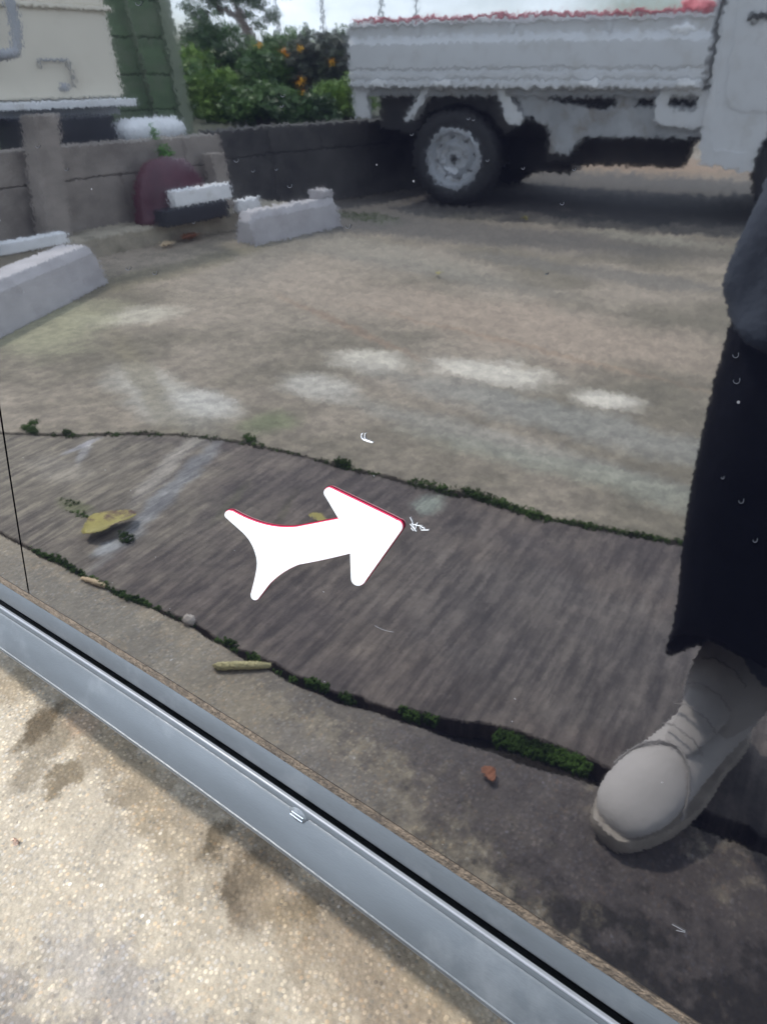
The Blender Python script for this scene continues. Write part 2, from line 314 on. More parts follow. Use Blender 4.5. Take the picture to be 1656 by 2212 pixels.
near_stain_shade = [(*D(300, 1690), .26, .035, -.1, (.165, .13, .09), .75), (*D(800, 2080), .26, .04, -.1, (.15, .115, .08), .8), (.15, -.12, .25, .12, -.3, (.06, .05, .05), .8), (*D(85, 1570), .022, .05, .35, (.06, .042, .022), .97), (*D(140, 1680), .022, .03, .3, (.10, .075, .045), .9), (*D(545, 1900), .028, .06, .45, (.10, .075, .05), .8), (*D(100, 1620), .025, .07, .4, (.11, .085, .055), .7), (*D(470, 1810), .016, .03, .3, (.06, .044, .025), .95), (*D(530, 1890), .02, .034, .3, (.055, .04, .024), .97), (*D(630, 1980), .03, .022, .3, (.10, .075, .045), .85),
           (*D(30, 1480), .05, .03, 0, (.19, .15, .10), .8), (*D(300, 1700), .2, .022, -.35, (.19, .15, .10), .5), (*D(620, 2010), .16, .02, -.3, (.18, .14, .095), .5), (*D(1000, 2200), .12, .03, -.3, (.20, .16, .11), .6), (*D(180, 1560), .03, .02, 0, (.26, .18, .12), .5),
           (-.33, -.26, .35, .06, -.12, (.10, .09, .088), .6), (-.9, -.17, .3, .05, 0, (.15, .145, .135), .5), (.12, -.22, .42, .15, -.1, (.014, .012, .013), .98), (-.12, -.27, .33, .10, -.1, (.085, .072, .070), .8), (*G(700, 1650), .12, .03, 0, (.15, .14, .14), .5)]  # darkest ellipses around the shoe put the person's shadow into the slab colour
mid_stain_shade = [(-1.45, -.42, .60, .30, 0, (.20, .18, .145), .8), (.20, -.48, .22, .30, 0, (.022, .019, .021), .95), SEG((471, 952), (234, 1196), .026, (.22, .225, .235), .9), SEG((413, 948), (285, 1087), .026, (.28, .26, .235), .9), SEG((450, 950), (400, 950), .035, (.26, .245, .22), .7), SEG((194, 948), (168, 999), .012, (.28, .28, .29), .7), SEG((255, 1165), (205, 1195), .018, (.36, .38, .40), .8), SEG((350, 960), (180, 1060), .02, (.20, .18, .15), .6), SEG((640, 1060), (560, 1190), .012, (.07, .065, .045), .6), SEG((330, 1150), (250, 1250), .02, (.17, .15, .13), .6), (*G(120, 1010), .10, .05, 0, (.24, .22, .19), .7),  # near-black entry paints the person's shadow beside the shoe
          (*G(175, 960), .012, .05, 0, (.45, .45, .47), .8), (*G(160, 1090), .05, .02, 0, (.12, .14, .05), .55), (*G(925, 1085), .03, .04, 0, (.24, .27, .24), .8), (-.2, -.55, .45, .2, 0, (.10, .092, .09), .55), (*G(500, 1080), .1, .012, 1.2, (.09, .09, .06), .5)]
far_stain_shade = [(*G(1060, 803), .20, .11, -.2, (.56, .515, .44), .95), (*G(800, 778), .13, .10, 0, (.50, .46, .39), .92), (*G(690, 835), .13, .09, .1, (.44, .41, .36), .9), (*G(1305, 862), .09, .075, 0, (.56, .515, .44), .95), (*G(290, 682), .12, .18, .5, (.46, .42, .34), .85),
          (*G(350, 850), .28, .10, .3, (.44, .42, .37), .7), (*G(450, 870), .12, .07, .3, (.50, .48, .44), .7), (*G(120, 700), .35, .2, .8, (.32, .31, .20), .7), (*G(300, 800), .5, .04, .5, (.22, .19, .13), .6), (*G(1100, 700), .9, .28, 0, (.34, .27, .21), .8), (*G(650, 620), .7, .3, .3, (.32, .265, .21), .6),
          (*G(580, 915), .07, .08, 0, (.15, .17, .09), .75), (*G(1200, 900), .6, .09, 0, (.25, .245, .22), .7), (*G(1100, 960), .6, .07, 0, (.30, .285, .25), .6), (*G(1250, 1020), .4, .06, -.1, (.24, .25, .20), .5), (*G(1300, 590), .9, .12, 0, (.14, .13, .115), .7), (*G(900, 580), .8, .10, .1, (.18, .165, .14), .6), (*G(1400, 515), .45, .14, 0, (.27, .25, .20), .8),
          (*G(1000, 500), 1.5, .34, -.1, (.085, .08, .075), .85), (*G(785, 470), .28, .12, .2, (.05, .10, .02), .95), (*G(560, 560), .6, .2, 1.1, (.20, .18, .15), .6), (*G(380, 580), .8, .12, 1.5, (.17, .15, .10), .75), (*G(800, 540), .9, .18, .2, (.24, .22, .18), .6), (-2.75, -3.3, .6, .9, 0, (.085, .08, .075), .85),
          (*G(740, 700), .5, .025, .35, (.24, .17, .12), .7), (*G(1100, 740), .7, .02, .1, (.28, .2, .14), .6), (-1.5, -5.2, 2.6, 1.5, 0, (.075, .07, .065), .9), (-.9, -4.3, 1.3, .5, 0, (.10, .095, .085), .6), (-2.2, -6.9, 1.3, .8, 0, (.26, .18, .12), .9), (-1.8, -4.35, 1.7, .75, -.2, (.035, .032, .034), .9)]  # dark ellipses along and under the truck paint its shadow into the slab
tcam = [p for p in up1]
slab('near_pavement_slab', lambda x: .9, lambda x: ylin(up1, x), concrete('pebbly_tan_concrete', (.250, .213, .162), (.275, .236, .182), near_stain_shade, pebble=.85, fine=.14, big=5, mott=.07, soft=(1.2, .5), disp=3.2, dsc=34))
slab('middle_pavement_slab', lambda x: ylin(lo1, x), lambda x: ylin(up2, x), concrete('brushed_grey_concrete', (.078, .066, .064), (.122, .103, .092), mid_stain_shade, streak=True, fine=.17, big=5, mott=.10, disp=1.8, dsc=16), -.004)
slab('far_pavement_slab', lambda x: ylin(lo2, x), lambda x: -12, concrete('weathered_mossy_concrete', (.160, .139, .104), (.30, .252, .200), far_stain_shade, fine=.19, big=1.3, mott=.17, disp=1.7, dsc=6), .001)
tag(MB().box((-4.2, -12.2, -.09), (6.2, 5, -.035)).build('joint_soil', M['soil']), kind='structure')
tag(MB().box((6.3, .9+.01, -.04), (-4, 8, 0)).build('driveway', concrete('driveway_concrete', (.24, .22, .19), (.3, .27, .23))), kind='structure')
tag(MB().add([(-900, -900, -.12), (900, -900, -.12), (900, 900, -.12), (-900, 900, -.12)], [(0, 1, 2, 3)]).build('ground', M['field']), kind='structure')
tag(MB().box((-30, -30, -.1), (-3.34, 3, .30)).build('raised_yard', M['yard']), kind='structure')

# moss in the joints
def moss(name, spots, m, label):
    b = MB()
    for (x, y, rx, ry, n, h) in spots:
        for _ in range(n):
            a = random.uniform(0, 6.28); q = math.sqrt(random.random()); px = x+rx*q*math.cos(a); py = y+ry*q*math.sin(a); s = random.uniform(.0012, .0032)
            b.blob((px, py, random.uniform(-.006, h)), (s, s, s*1.3), 5, 4, .25)
    return tag(b.build(name, m, smooth=True), label, 'moss', kind='stuff')
sp = []
def along(pl, x):
    for (a, b_), (c, d) in zip(pl, pl[1:]):
        if a <= x <= c: return b_+(d-b_)*(x-a)/(c-a)
for _ in range(22):
    x = random.uniform(-1.15, -.2); sp.append((x, along(J1, x), .012, .005, 10, .002))
for px, py, w, n in ((130, 1212, .03, 60), (165, 1235, .03, 60), (220, 1262, .025, 60), (270, 1290, .03, 80), (310, 1303, .02, 50), (500, 1392, .012, 40), (548, 1425, .012, 40), (675, 1478, .014, 90), (700, 1485, .01, 40), (750, 1510, .012, 70), (885, 1545, .016, 110), (930, 1555, .012, 60)):
    x, y = G(px, py); sp.append((x, y, w, .006, n, .008))
for x in np.arange(-.25, -.15, .008): sp.append((x, along(J1, x)-.006, .011, .013, 90, .003))
for _ in range(70):
    x = random.uniform(-.55, .1); sp.append((x, along(J2, x), .018, .005, 13, .002))
for _ in range(40):
    x = random.uniform(-1.5, -.75); sp.append((x, along(J2, x), .02, .006, 6, .002))
for px, py, w, n in ((65, 930, .03, 160), (75, 915, .012, 50), (150, 938, .02, 50), (540, 950, .02, 90), (742, 1003, .022, 160), (1030, 1070, .05, 160), (1075, 1085, .04, 120), (950, 1055, .04, 90), (1130, 1105, .05, 80), (900, 1045, .02, 50), (275, 1162, .018, 50)):
    x, y = G(px, py); sp.append((x, y, w, .011, n, .010))
for px, py in ((150, 1080), (165, 1105), (185, 1110)):
    x, y = G(px, py); sp.append((x, y, .03, .012, 14, .001))
moss('joint_moss', sp, M['moss'], 'green moss growing along the two pavement joints')
x, y = G(785, 468); moss('moss_patch', [(x, y, .22, .13, 900, .006)], M['moss'], 'dark green moss patch beside the farther wheel stop')

# ------------------------------------------------------------------ the car
car = thing('parked_car', 'glossy black car whose polished side mirrors the yard, filling the picture', 'car', (0, 0, 0))
ZB, ZT = .2655, .90
def gapx(z): return -.55-.40*(.497-z)+.25*max(0, z-.5)**2
def panel(name, xl, xr, nx, m=PAINT, z0=ZB, z1=ZT, nz=110, arch=None, lift=0.):
    b = MB(); nxx = nx+1
    for j in range(nz+1):
        z = z0+(z1-z0)*j/nz; a, c = xl(z), xr(z)
        for i in range(nxx):
            x = a+(c-a)*i/nx; b.v.append((x, side(x, z)[0]+lift, z))
    for j in range(nz):
        for i in range(nx):
            q = (j*nxx+i, j*nxx+i+1, (j+1)*nxx+i+1, (j+1)*nxx+i)
            if arch:
                cx = sum(b.v[k][0] for k in q)/4; cz = sum(b.v[k][2] for k in q)/4
                if math.hypot(cx-arch, cz-.29) < .335: continue
            b.f.append(q)
    # turned-in edges: left, right and bottom hems
    for (ii, sgn) in ((0, 1), (nx, -1)):
        o = len(b.v)
        for j in range(nz+1):
            v = b.v[j*nxx+ii]; b.v.append((v[0]+sgn*-.0004*0, v[1]+.0025, v[2])); b.v.append((v[0]+sgn*.003, v[1]+.012, v[2]))
        for j in range(nz):
            if sgn > 0: b.f += [(j*nxx+ii, (j+1)*nxx+ii, o+2*(j+1), o+2*j), (o+2*j, o+2*(j+1), o+2*(j+1)+1, o+2*j+1)]
            else: b.f += [(j*nxx+ii, o+2*j, o+2*(j+1), (j+1)*nxx+ii), (o+2*j, o+2*j+1, o+2*(j+1)+1, o+2*(j+1))]
    o = len(b.v)
    for i in range(nxx):
        v = b.v[i]; b.v += [v, (v[0], v[1]+.0012, v[2]-.005), (v[0], v[1]+.0034, v[2]-.0115), (v[0], v[1]+.02, v[2]-.013)]
    for i in range(nx):
        for q in range(3): b.f.append((o+4*i+q, o+4*i+q+1, o+4*i+q+5, o+4*i+q+4))
    ob = b.build(name, m, car, smooth='auto', angle=12, recalc=False); return ob
door = panel('door', lambda z: gapx(z)+.0016, lambda z: .55, 200)
panel('fender', lambda z: -1.95, lambda z: gapx(z)-.0012, 160, arch=-1.42)
panel('rear_quarter_panel', lambda z: .5545, lambda z: 1.45, 60, arch=1.02)
# dark backing behind the shut lines
MB().sweep([(.014, .245), (.014, .9)], -1.2, 1.2, lambda u, v, w: Vector((w, side(w, v)[0]+u, v)), 40).build('shut_line_backing', M['seam'], car)
# moulding along the bottom of the car
def mold(prof, name, m, xa=-1.08, xb=.72, smooth='auto', n=90):
    return MB().sweep(prof, xa, xb, lambda u, v, w: Vector((w, u+side(w, .26)[0]+.0012, v)), n).build(name, m, car, smooth=smooth, angle=50, recalc=False)
def arc(cx, cz, r, a0, a1, n=7): return [(cx+r*math.cos(math.radians(a0+(a1-a0)*i/n)), cz+r*math.sin(math.radians(a0+(a1-a0)*i/n))) for i in range(n+1)]
mold([(.0008, .2640), (-.0004, .2632), (-.0010, .2520), (-.0006, .2508)], 'hem_reflection', M['hem_tan'])  # added tan strip, coloured like sunlit ground mirrored in the door hem
mold([(.0002, .2512), (-.0006, .2506), (-.0074, .2350), (-.0078, .2335), (-.006, .229)], 'sill_strip', M['plastic'])
mold([(-.004, .2345), (-.0045, .223)], 'sill_seam', M['gloss_black'])
mold([(-.0095, .2262)]+arc(-.0117, .2256, .0013, 70, 190, 7)+[(-.0125, .2240)], 'sill_bead', M['bead'])
mold([(-.0118, .2250), (-.0130, .2240), (-.0142, .2208), (-.0132, .2196), (-.0134, .2186), (-.0158, .2176), (-.0314, .1872), (-.0325, .1870)]+arc(-.0262, .1835, .0065, 158, 250, 8)+[(-.018, .172), (.05, .172)], 'side_sill', M['plastic'])
# moulded clip on the sill
zc = .216
for _ in range(20): P = direct(650, 1756, zc); zc = .25+2.04*(P.y-.0045)
b = MB(); b.blob((0, 0, .0012), (.0105, .0065, .0042), 20, 10); cl_ = b.build('sill_clip', mat('clear_clip', (.10, .11, .12), .12, 1.6, var=.3, vscale=300), car, smooth=True); cl_.location = (P.x, P.y, zc); cl_.rotation_euler = (1.1, 0, 0)
b = MB(); b.tube([(-.0065, -.0018, .0048), (.006, -.0020, .0048)], .0007, 6).tube([(-.0055, .0012, .0050), (.0065, .0012, .0050)], .0007, 6)
b.build('clip_ridge', M['chrome'], cl_)
# rest of the car: belt line, glasshouse, roof, wheels
def yy(x): return side(x, ZT)[0]
MB().sweep([(0, .90), (.03, .93), (.10, .95)], -1.95, 1.45, lambda u, v, w: Vector((w, yy(w)+u, v)), 60).build('belt_panel', PAINT, car, smooth=True)
MB().sweep([(.10, .951), (.24, 1.42)], -1.05, 1.35, lambda u, v, w: Vector((w, yy(w)+u, v)), 30).build('side_window', M['glass'], car, smooth=True)
MB().sweep([(.24, 1.42), (.32, 1.49), (.8, 1.53), (1.28, 1.49), (1.36, 1.42), (1.5, .95), (1.55, .25)], -1.05, 1.35, lambda u, v, w: Vector((w, u+.03, v)), 4).build('roof', PAINT, car, smooth='auto')
MB().prism([(.05, .25), (.05, .95), (.26, 1.42), (1.32, 1.42), (1.52, .95), (1.52, .25)], -1.95, 1.45, lambda u, v, w: Vector((w if v < 1 or w > 0 else -1.05, u+.01+(.04 if u < .3 else 0), v))).build('cabin_shell', M['gloss_black'], car)
for wx in (-1.42, 1.02):
    MB().lathe([(.17, 0), (.25, -.01), (.285, .02), (.29, .08), (.285, .14), (.25, .17), (.15, .17)], (wx, .06, .29), (0, 1, 0), 40).build('tyre', M['rubber'], car, smooth=True)
    MB().lathe([(0, .02), (.05, .018), (.07, .04), (.14, .03), (.175, .0), (.175, .03)], (wx, .06, .29), (0, 1, 0), 40).build('wheel_rim', M['steel'], car, smooth=True)
# magnet sheet shaped like an arrow with a forked tail, in sheet outline points of the photo
def zz(u, v): return (432+u*.3391, 993.5+v*.3391)
def bez(a, b_, c, n=10): return [tuple((1-t)**2*a[k]+2*t*(1-t)*b_[k]+t*t*c[k] for k in (0, 1)) for t in [i/n for i in range(n+1)]]
def cap(c, a0, a1, r, n=7): return [(c[0]+r*math.cos(math.radians(a0+(a1-a0)*i/n)), c[1]+r*math.sin(math.radians(a0+(a1-a0)*i/n))) for i in range(n+1)]
def outline(g=0.):
    o = []
    o += cap((193, 341), 130, 285, 24+g)                     # upper tail tip
    o += bez((215, 320-g), (420, 440-g), (620, 421-g), 16)+[(893, 368-g)]
    o += [(893, 364-g)]
    o += cap((829, 199), 155, 300, 29+g)                     # upper barb
    o += bez((1180-0, 336-g), (1235, 362-g), (1262, 378-g), 5)
    o += cap((1258, 418), -58, 38, 40+g, 9)                  # tip
    o += cap((1018, 745), 42, 178, 46+g)                     # lower barb
    o += [(967-g, 588+g)]
    o += bez((967, 586+g), (800, 628+g), (650, 655+g), 8)+bez((645, 656+g), (545, 690+g), (455, 780+g), 12)
    o += cap((362, 857), 50, 165, 27+g, 5)
    o += bez((334-g, 845), (378-g, 690), (374-g, 640), 8)+bez((372-g, 620), (352-g, 520), (285-g, 455), 10)
    return o
def sheet(name, g, lift, thick, m):
    pts = [zz(*p) for p in outline(g)]
    top = [surf(*p, lift=lift+thick) for p in pts]; bot = [surf(*p, lift=lift) for p in pts]; n = len(pts)
    b = MB().add(top+bot, [tuple(range(n)), tuple(range(n, 2*n))[::-1]]+[(i, n+i, n+(i+1) % n, (i+1) % n) for i in range(n)])
    me = b.build(name, m, door)
    bm = bmesh.new(); bm.from_mesh(me.data); bmesh.ops.triangulate(bm, faces=[f for f in bm.faces if len(f.verts) > 4]); bm.to_mesh(me.data); bm.free(); return me
s_ = sheet('arrow_magnet', 0, .0011, .0005, M['sticker']); s_['label'] = 'glossy white arrow with a forked tail like a fish'
sheet('magnet_backing', 3.2, .0003, .0008, M['stickred'])
# scratches and dried drop marks in the lacquer
def stroke(b, pts, w=.00022, lift=.0004):
    P = [surf(x, y, lift) for x, y in pts]; b.tube(P, w, 5)
def Z4(u, v): return (826.8+u*.5008, 432+v*.5008)
DM0 = mat('faint_scratch', (.3, .31, .33), .4)
b = MB()
stroke(b, bez((783, 936), (775, 950), (806, 955), 8), .0003); stroke(b, bez((790, 935), (784, 950), (800, 952), 8), .00022)
b.build('scratch', M['scratch'], door); b = MB()
def Z6(u, v): return zz(u, v)
for l_ in ([(1340, 362), (1352, 385), (1360, 412)], [(1340, 405), (1380, 452)], [(1352, 400), (1375, 450)], [(1345, 430), (1362, 448)], [(1360, 408), (1415, 420)], [(1385, 398), (1372, 440)], [(1402, 425), (1412, 444), (1458, 443)], [(1412, 425), (1430, 432), (1434, 444)]):
    stroke(b, [Z6(*q) for q in l_], .0002)
b.build('scratch', M['scratch'], door); b = MB()
stroke(b, [(1451, 1995), (1479, 2010)], .00009); stroke(b, [(1460, 2008), (1479, 2012)], .00008)
b.build('scratch', DM0, door)
for q_ in (bez((582, 1202), (590, 1218), (592, 1204), 6), bez((810, 1350), (828, 1362), (850, 1364), 5)):
    b = MB(); stroke(b, q_, .00005); b.build('scratch', DM0, door)
DM = mat('drop_mark', (.07, .075, .09), .4, var=.3, vscale=200)
for (x, y, r) in ((512, 345, 6), (627, 400, 6), (278, 578, 6), (336, 588, 6), (752, 487, 7), (612, 205, 5), (610, 228, 4), (83, 315, 5), (145, 365, 4), (1588, 765, 8), (1590, 820, 9), (1600, 1080, 7), (1012, 255, 4), (1023, 258, 3), (1053, 345, 4), (890, 289, 4), (1130, 362, 4), (1214, 438, 5), (1240, 365, 4), (548, 368, 4), (598, 365, 3), (301, 5, 8), (1180, 590, 3), (1560, 1030, 4), (1630, 1165, 6), (420, 480, 3)):
    b = MB(); r *= .8
    stroke(b, [(x+r*math.cos(a), y+r*1.1*math.sin(a)) for a in [-.5+i*.45 for i in range(9)]], .00011)
    b.build('drop_mark', DM, door)

# ------------------------------------------------------------------ the white light truck
TX, TY, TA = -3.02949, -3.72129, -.1959
trk = thing('light_truck', 'white flatbed mini truck parked side-on, its drop-side bed above a silver rear wheel', 'truck', (TX, TY, 0), TA)
ex = lambda u, v, w: Vector((w, u, v))
gp = [(-.03, .966), (0, .966), (.002, .950), (-.010, .945), (-.014, .902), (-.012, .893), (.016, .862), (.016, .742), (.008, .737), (.008, .724), (.016, .719), (.016, .692), (.008, .687), (.008, .676), (.021, .671), (.021, .648), (.0, .640), (-.03, .640)]
MB().prism(gp, 0, 1.945, ex).build('side_gate', M['twhite'], trk, bevel=.002)
g2 = MB().prism([(-u-1.40, v) for u, v in gp], 0, 1.945, ex).build('side_gate', M['twhite'], trk, bevel=.002)
MB().box((-.03, -1.37, .64), (-.002, -.035, .966)).build('tail_gate', M['twhite'], trk, bevel=.004)
MB().box((0, -1.37, .60), (1.95, -.032, .655)).build('cargo_floor', M['tgrey'], trk, bevel=.004)
b = MB().box((1.93, -1.36, .66), (1.955, -.04, 1.30))
b.build('bed_headboard', M['twhite'], trk, bevel=.006)
for s in (.19, .57, 1.39, 1.87):
    h = MB().prism([(s-.05, .664), (s-.042, .684), (s+.042, .684), (s+.05, .664), (s+.035, .655), (s-.035, .655)], .017, .038, lambda u, v, w: Vector((u, w, v))).build('gate_latch', M['white'], trk, bevel=.003)
for s in (.42, .95, 1.45): MB().prism([(s-.008, .90), (s+.008, .90), (s+.014, .945), (s-.014, .945)], -.016, -.001, lambda u, v, w: Vector((u, w, v))).build('gate_rib', M['twhite'], trk)
MB().blob((1.80, -.012, .905), (.07, .018, .022), 20, 8).build('rope_hook', M['white'], trk, smooth=True)
# brackets and mudguards
MB().box((.0, -.06, .48), (.095, -.01, .64)).build('corner_bracket', M['twhite'], trk, bevel=.004)
MB().prism([(.44, .64), (.485, .64), (.36, .47), (.315, .475)], -.12, -.02, lambda u, v, w: Vector((u, w, v))).build('mudguard', M['twhite'], trk, bevel=.003)
MB().prism([(.86, .64), (.915, .64), (1.03, .50), (1.01, .465), (.945, .465)], -.12, -.02, lambda u, v, w: Vector((u, w, v))).build('mudguard', M['twhite'], trk, bevel=.003)
MB().prism([(.12, .635), (1.0, .635), (1.0, .48), (.9, .40), (.8, .52), (.62, .57), (.44, .52), (.34, .40), (.12, .42)], -.95, -.13, lambda u, v, w: Vector((u, w, v))).build('wheel_housing', M['tdark'], trk)
MB().box((0.1, -.95, .36), (2.3, -.45, .60)).box((.5, -1.25, .2), (.74, -.15, .34)).box((.80, -.95, .16), (1.22, -.55, .5)).box((1.1, -.9, .24), (1.9, -.3, .40)).build('chassis', M['tdark'], trk, bevel=.01)
fr = lambda u, v, w: Vector((u, w, v))
MB().prism([(.97, .61), (1.14, .61), (1.16, .585), (1.44, .540), (1.50, .560), (1.60, .56), (1.72, .56), (2.0, .56), (2.0, .414), (1.353, .404), (1.29, .312), (1.19, .315), (1.165, .45), (1.08, .49), (1.03, .50)], -.30, -.05, fr).build('side_skirt', M['tgrey'], trk, bevel=.006)
MB().box((1.52, -.2, .55), (1.62, -.055, .645)).build('skirt_bracket', M['tgrey'], trk, bevel=.004)
MB().box((1.0, -.4, .54), (2.0, -.21, .64)).build('frame_rail', M['tdark'], trk)
# plate with a rounded window near the cab
b = MB(); o_, i_ = [], []
for k in range(32):
    a = 2*math.pi*k/32; c, s = math.cos(a), math.sin(a); e = lambda v, p: math.copysign(abs(v)**p, v)
    o_.append((1.855+.125*e(c, .3), .555+.085*e(s, .3))); i_.append((1.862+.070*e(c, .5), .580+.036*e(s, .5)))
for w in (-.045, -.012): b.v += [(u, w, v) for u, v in o_]+[(u, w, v) for u, v in i_]
for k in range(32):
    k2 = (k+1) % 32; b.f += [(64+k, 64+k2, 96+k2, 96+k), (k, 32+k, 32+k2, k2), (k, k2, 64+k2, 64+k), (32+k, 96+k, 96+k2, 32+k2)]
b.build('fuel_filler_plate', M['twhite'], trk, smooth='auto')
# wheels
def wheel(s, side_):
    y = -.03 if side_ > 0 else -1.37; ax = (0, side_, 0)
    t = MB().lathe([(.165, -.01), (.175, .004), (.20, .012), (.245, .008), (.262, -.012), (.270, -.03), (.270, -.12), (.255, -.145), (.165, -.15)], (s, y, .270), ax, 48).build('tyre', M['rubber'], trk, smooth=True)
    r = MB().lathe([(.0, -.012), (.030, -.012), (.034, -.03), (.052, -.03), (.056, -.018), (.078, -.012), (.088, -.028), (.108, -.052), (.128, -.050), (.140, -.02), (.150, -.006), (.158, -.010), (.163, .003), (.170, .000), (.168, -.02)], (s, y, .270), ax, 48).build('wheel_rim', M['steel'], trk, smooth='auto')
    MB().lathe([(0, .006), (.020, .004), (.026, -.012)], (s, y, .270), ax, 24).build('hub_cap', M['tdark'], r, smooth=True)
    b = MB()
    for k in range(8):
        a = k*math.pi/4+.2; c = Vector((s+.112*math.cos(a), y-side_*.052, .27+.112*math.sin(a))); MB().blob(c, (.013, .004, .013), 10, 6).build('vent_hole', M['tdark'], r, smooth=True)
    for k in range(4):
        a = k*math.pi/2+.5; c = Vector((s+.066*math.cos(a), y-side_*.012, .27+.066*math.sin(a))); MB().lathe([(0, .012), (.009, .010), (.010, 0)], c, ax, 6).build('wheel_nut', M['tgrey'], r)
for s in (.618, 2.52):
    for sd_ in (1, -1): wheel(s, sd_)
# cab
def cabpoly():
    o = [(1.985, 1.60), (1.985, .30), (2.245, .262), (2.262, .38)]
    o += [(2.52+.275*math.cos(a), .30+.275*math.sin(a)) for a in [math.radians(165-i*150/14) for i in range(15)]]
    o += [(2.80, .28), (3.26, .30), (3.30, .40), (3.28, .78), (3.20, 1.0), (2.92, 1.66), (2.75, 1.74), (2.10, 1.76), (2.0, 1.70)]
    return o
MB().prism(cabpoly(), -1.40, .0, fr).build('cab', M['twhite'], trk, bevel=.012)
MB().prism([(1.975, 1.0), (1.972, .42), (1.99, .30), (2.2, .275), (2.2, .36), (2.05, .37), (2.03, .48)], -.02, .004, fr).build('cab_corner_panel', M['twhite'], trk, bevel=.003)
d_ = MB().prism([(2.045, 1.62), (2.045, .66), (2.06, .60), (2.10, .56), (2.16, .548), (2.86, .55), (3.06, .60), (3.12, .98), (2.86, 1.60)], .001, .006, fr).build('cab_door', M['twhite'], trk, bevel=.002)
MB().box((2.09, .006, .925), (2.19, .02, .955)).build('door_handle', M['tdark'], d_, bevel=.005)
MB().blob((2.115, .012, .94), (.018, .008, .018), 12, 6).build('door_lock', M['steel'], d_, smooth=True)
MB().prism([(2.12, 1.55), (2.12, 1.03), (3.0, 1.03), (2.82, 1.55)], .007, .009, fr).build('side_window', M['glass'], d_)
MB().add([(3.225, -.1, 1.04), (3.225, -1.3, 1.04), (2.965, -1.25, 1.62), (2.965, -.15, 1.62)], [(0, 1, 2, 3)]).build('windscreen', M['glass'], trk)
for hy in (-.22, -1.18): MB().blob((3.3, hy, .60), (.03, .11, .07), 16, 8).build('headlight', M['white'], trk, smooth=True)
# red sheet and pink bundle in the bed
def T2W(s, n, z): return Vector((TX+math.cos(TA)*s-math.sin(TA)*n, TY+math.sin(TA)*s+math.cos(TA)*n, z))
b = MB(); pts = []; rs = []
for i in range(120):
    s = .03+1.88*i/119; pts.append(T2W(s, -.02+.004*math.sin(s*31)+random.uniform(-.003, .003), .978+.002*math.sin(s*17)+random.uniform(-.0025, .0025))); rs.append(.011+random.uniform(-.002, .003))
b.tube(pts, rs, 8); o = b.build('rolled_sheet', M['red'], smooth=True); tag(o, 'thin faded red sheet rolled along the top of the truck side gate', 'tarpaulin')
b = MB()
for k in range(9):
    b.blob(T2W(1.86+random.uniform(-.035, .035), -.05+random.uniform(-.02, .02), .99+random.uniform(-.01, .018)), (.05, .035, .026), 12, 8, .08)
tag(b.build('cloth_bundle', M['pink'], smooth=True), 'crumpled pink cloth bundle at the cab end of the truck bed', 'cloth')

# ------------------------------------------------------------------ kerb, walls, wheel stops
WX = -3.2
def block_wall(name, label, path, zs, thick, m, seed, blk=.4):
    random.seed(seed); b = MB()
    for row, (z0, z1) in enumerate(zip(zs, zs[1:])):
        tot = 0; segs = [(Vector(a), Vector(c)) for a, c in zip(path, path[1:])]
        for a, c in segs:
            Lg = (c-a).length; d = (c-a)/Lg; nrm = Vector((d.y, -d.x)); u = -(.5 if row % 2 else 0)*blk
            while u < Lg:
                s0, s1 = max(u, 0), min(u+blk, Lg); u += blk
                if s1-s0 < .02: continue
                off = random.uniform(-.003, .003); p = a+d*(s0+.003); q = a+d*(s1-.003)
                vs = []
                for (pt, o_) in ((p, off), (q, off), (q, thick), (p, thick)):
                    w = pt+nrm*o_; vs.append((w.x, w.y))
                b.add([(x, y, z0+.003) for x, y in vs]+[(x, y, z1-.003) for x, y in vs], [(0, 3, 2, 1), (4, 5, 6, 7), (0, 1, 5, 4), (1, 2, 6, 5), (2, 3, 7, 6), (3, 0, 4, 7)])
            # mortar core
            vs = [((a+nrm*.007).x, (a+nrm*.007).y), ((c+nrm*.007).x, (c+nrm*.007).y), ((c+nrm*(thick-.01)).x, (c+nrm*(thick-.01)).y), ((a+nrm*(thick-.01)).x, (a+nrm*(thick-.01)).y)]
            b.add([(x, y, z0) for x, y in vs]+[(x, y, z1-.006) for x, y in vs], [(0, 3, 2, 1), (4, 5, 6, 7), (0, 1, 5, 4), (1, 2, 6, 5), (2, 3, 7, 6), (3, 0, 4, 7)])
    return tag(b.build(name, m, bevel=.003), label, 'wall')
block_wall('retaining_wall', 'low tan concrete block wall behind the kerb, under the cream cabinet', [(WX, -.6), (WX, -2.80)], [0, .30, .44], .14, M['block'], 3, .39*2)
block_wall('retaining_wall', 'low dark block wall running behind the truck wheel below the hedge', [(WX, -2.805), (-3.24, -3.2), (-3.13, -4.0), (-3.06, -4.9), (-3.0, -12)], [0, .31, .455], .14, M['charcoal'], 4, .39*2)
b = MB(); K_ = [(-2.93, -.5), (-2.97, -1.6), (-2.985, -2.0), (-2.99, -2.3), (-2.95, -2.55), (-2.90, -2.83), (-2.99, -3.2), (-3.06, -3.45)]
for (a, c) in zip(K_, K_[1:]):
    n = 6
    for i in range(n):
        pass
poly = K_+[(-3.195, -3.45) if False else (-3.19, -3.0), (-3.195, -.5)]
poly = [p for p in K_ if p[1] >= -3.01]+[(-2.95, -3.0), (-3.19, -3.0), (-3.19, -.5)]
tag(MB().prism(poly, -.05, .085, lambda u, v, w: Vector((u, v, w))).build('kerb_ledge', M['kerb'], bevel=.01), 'weathered concrete kerb ledge along the foot of the tan wall', 'kerb')
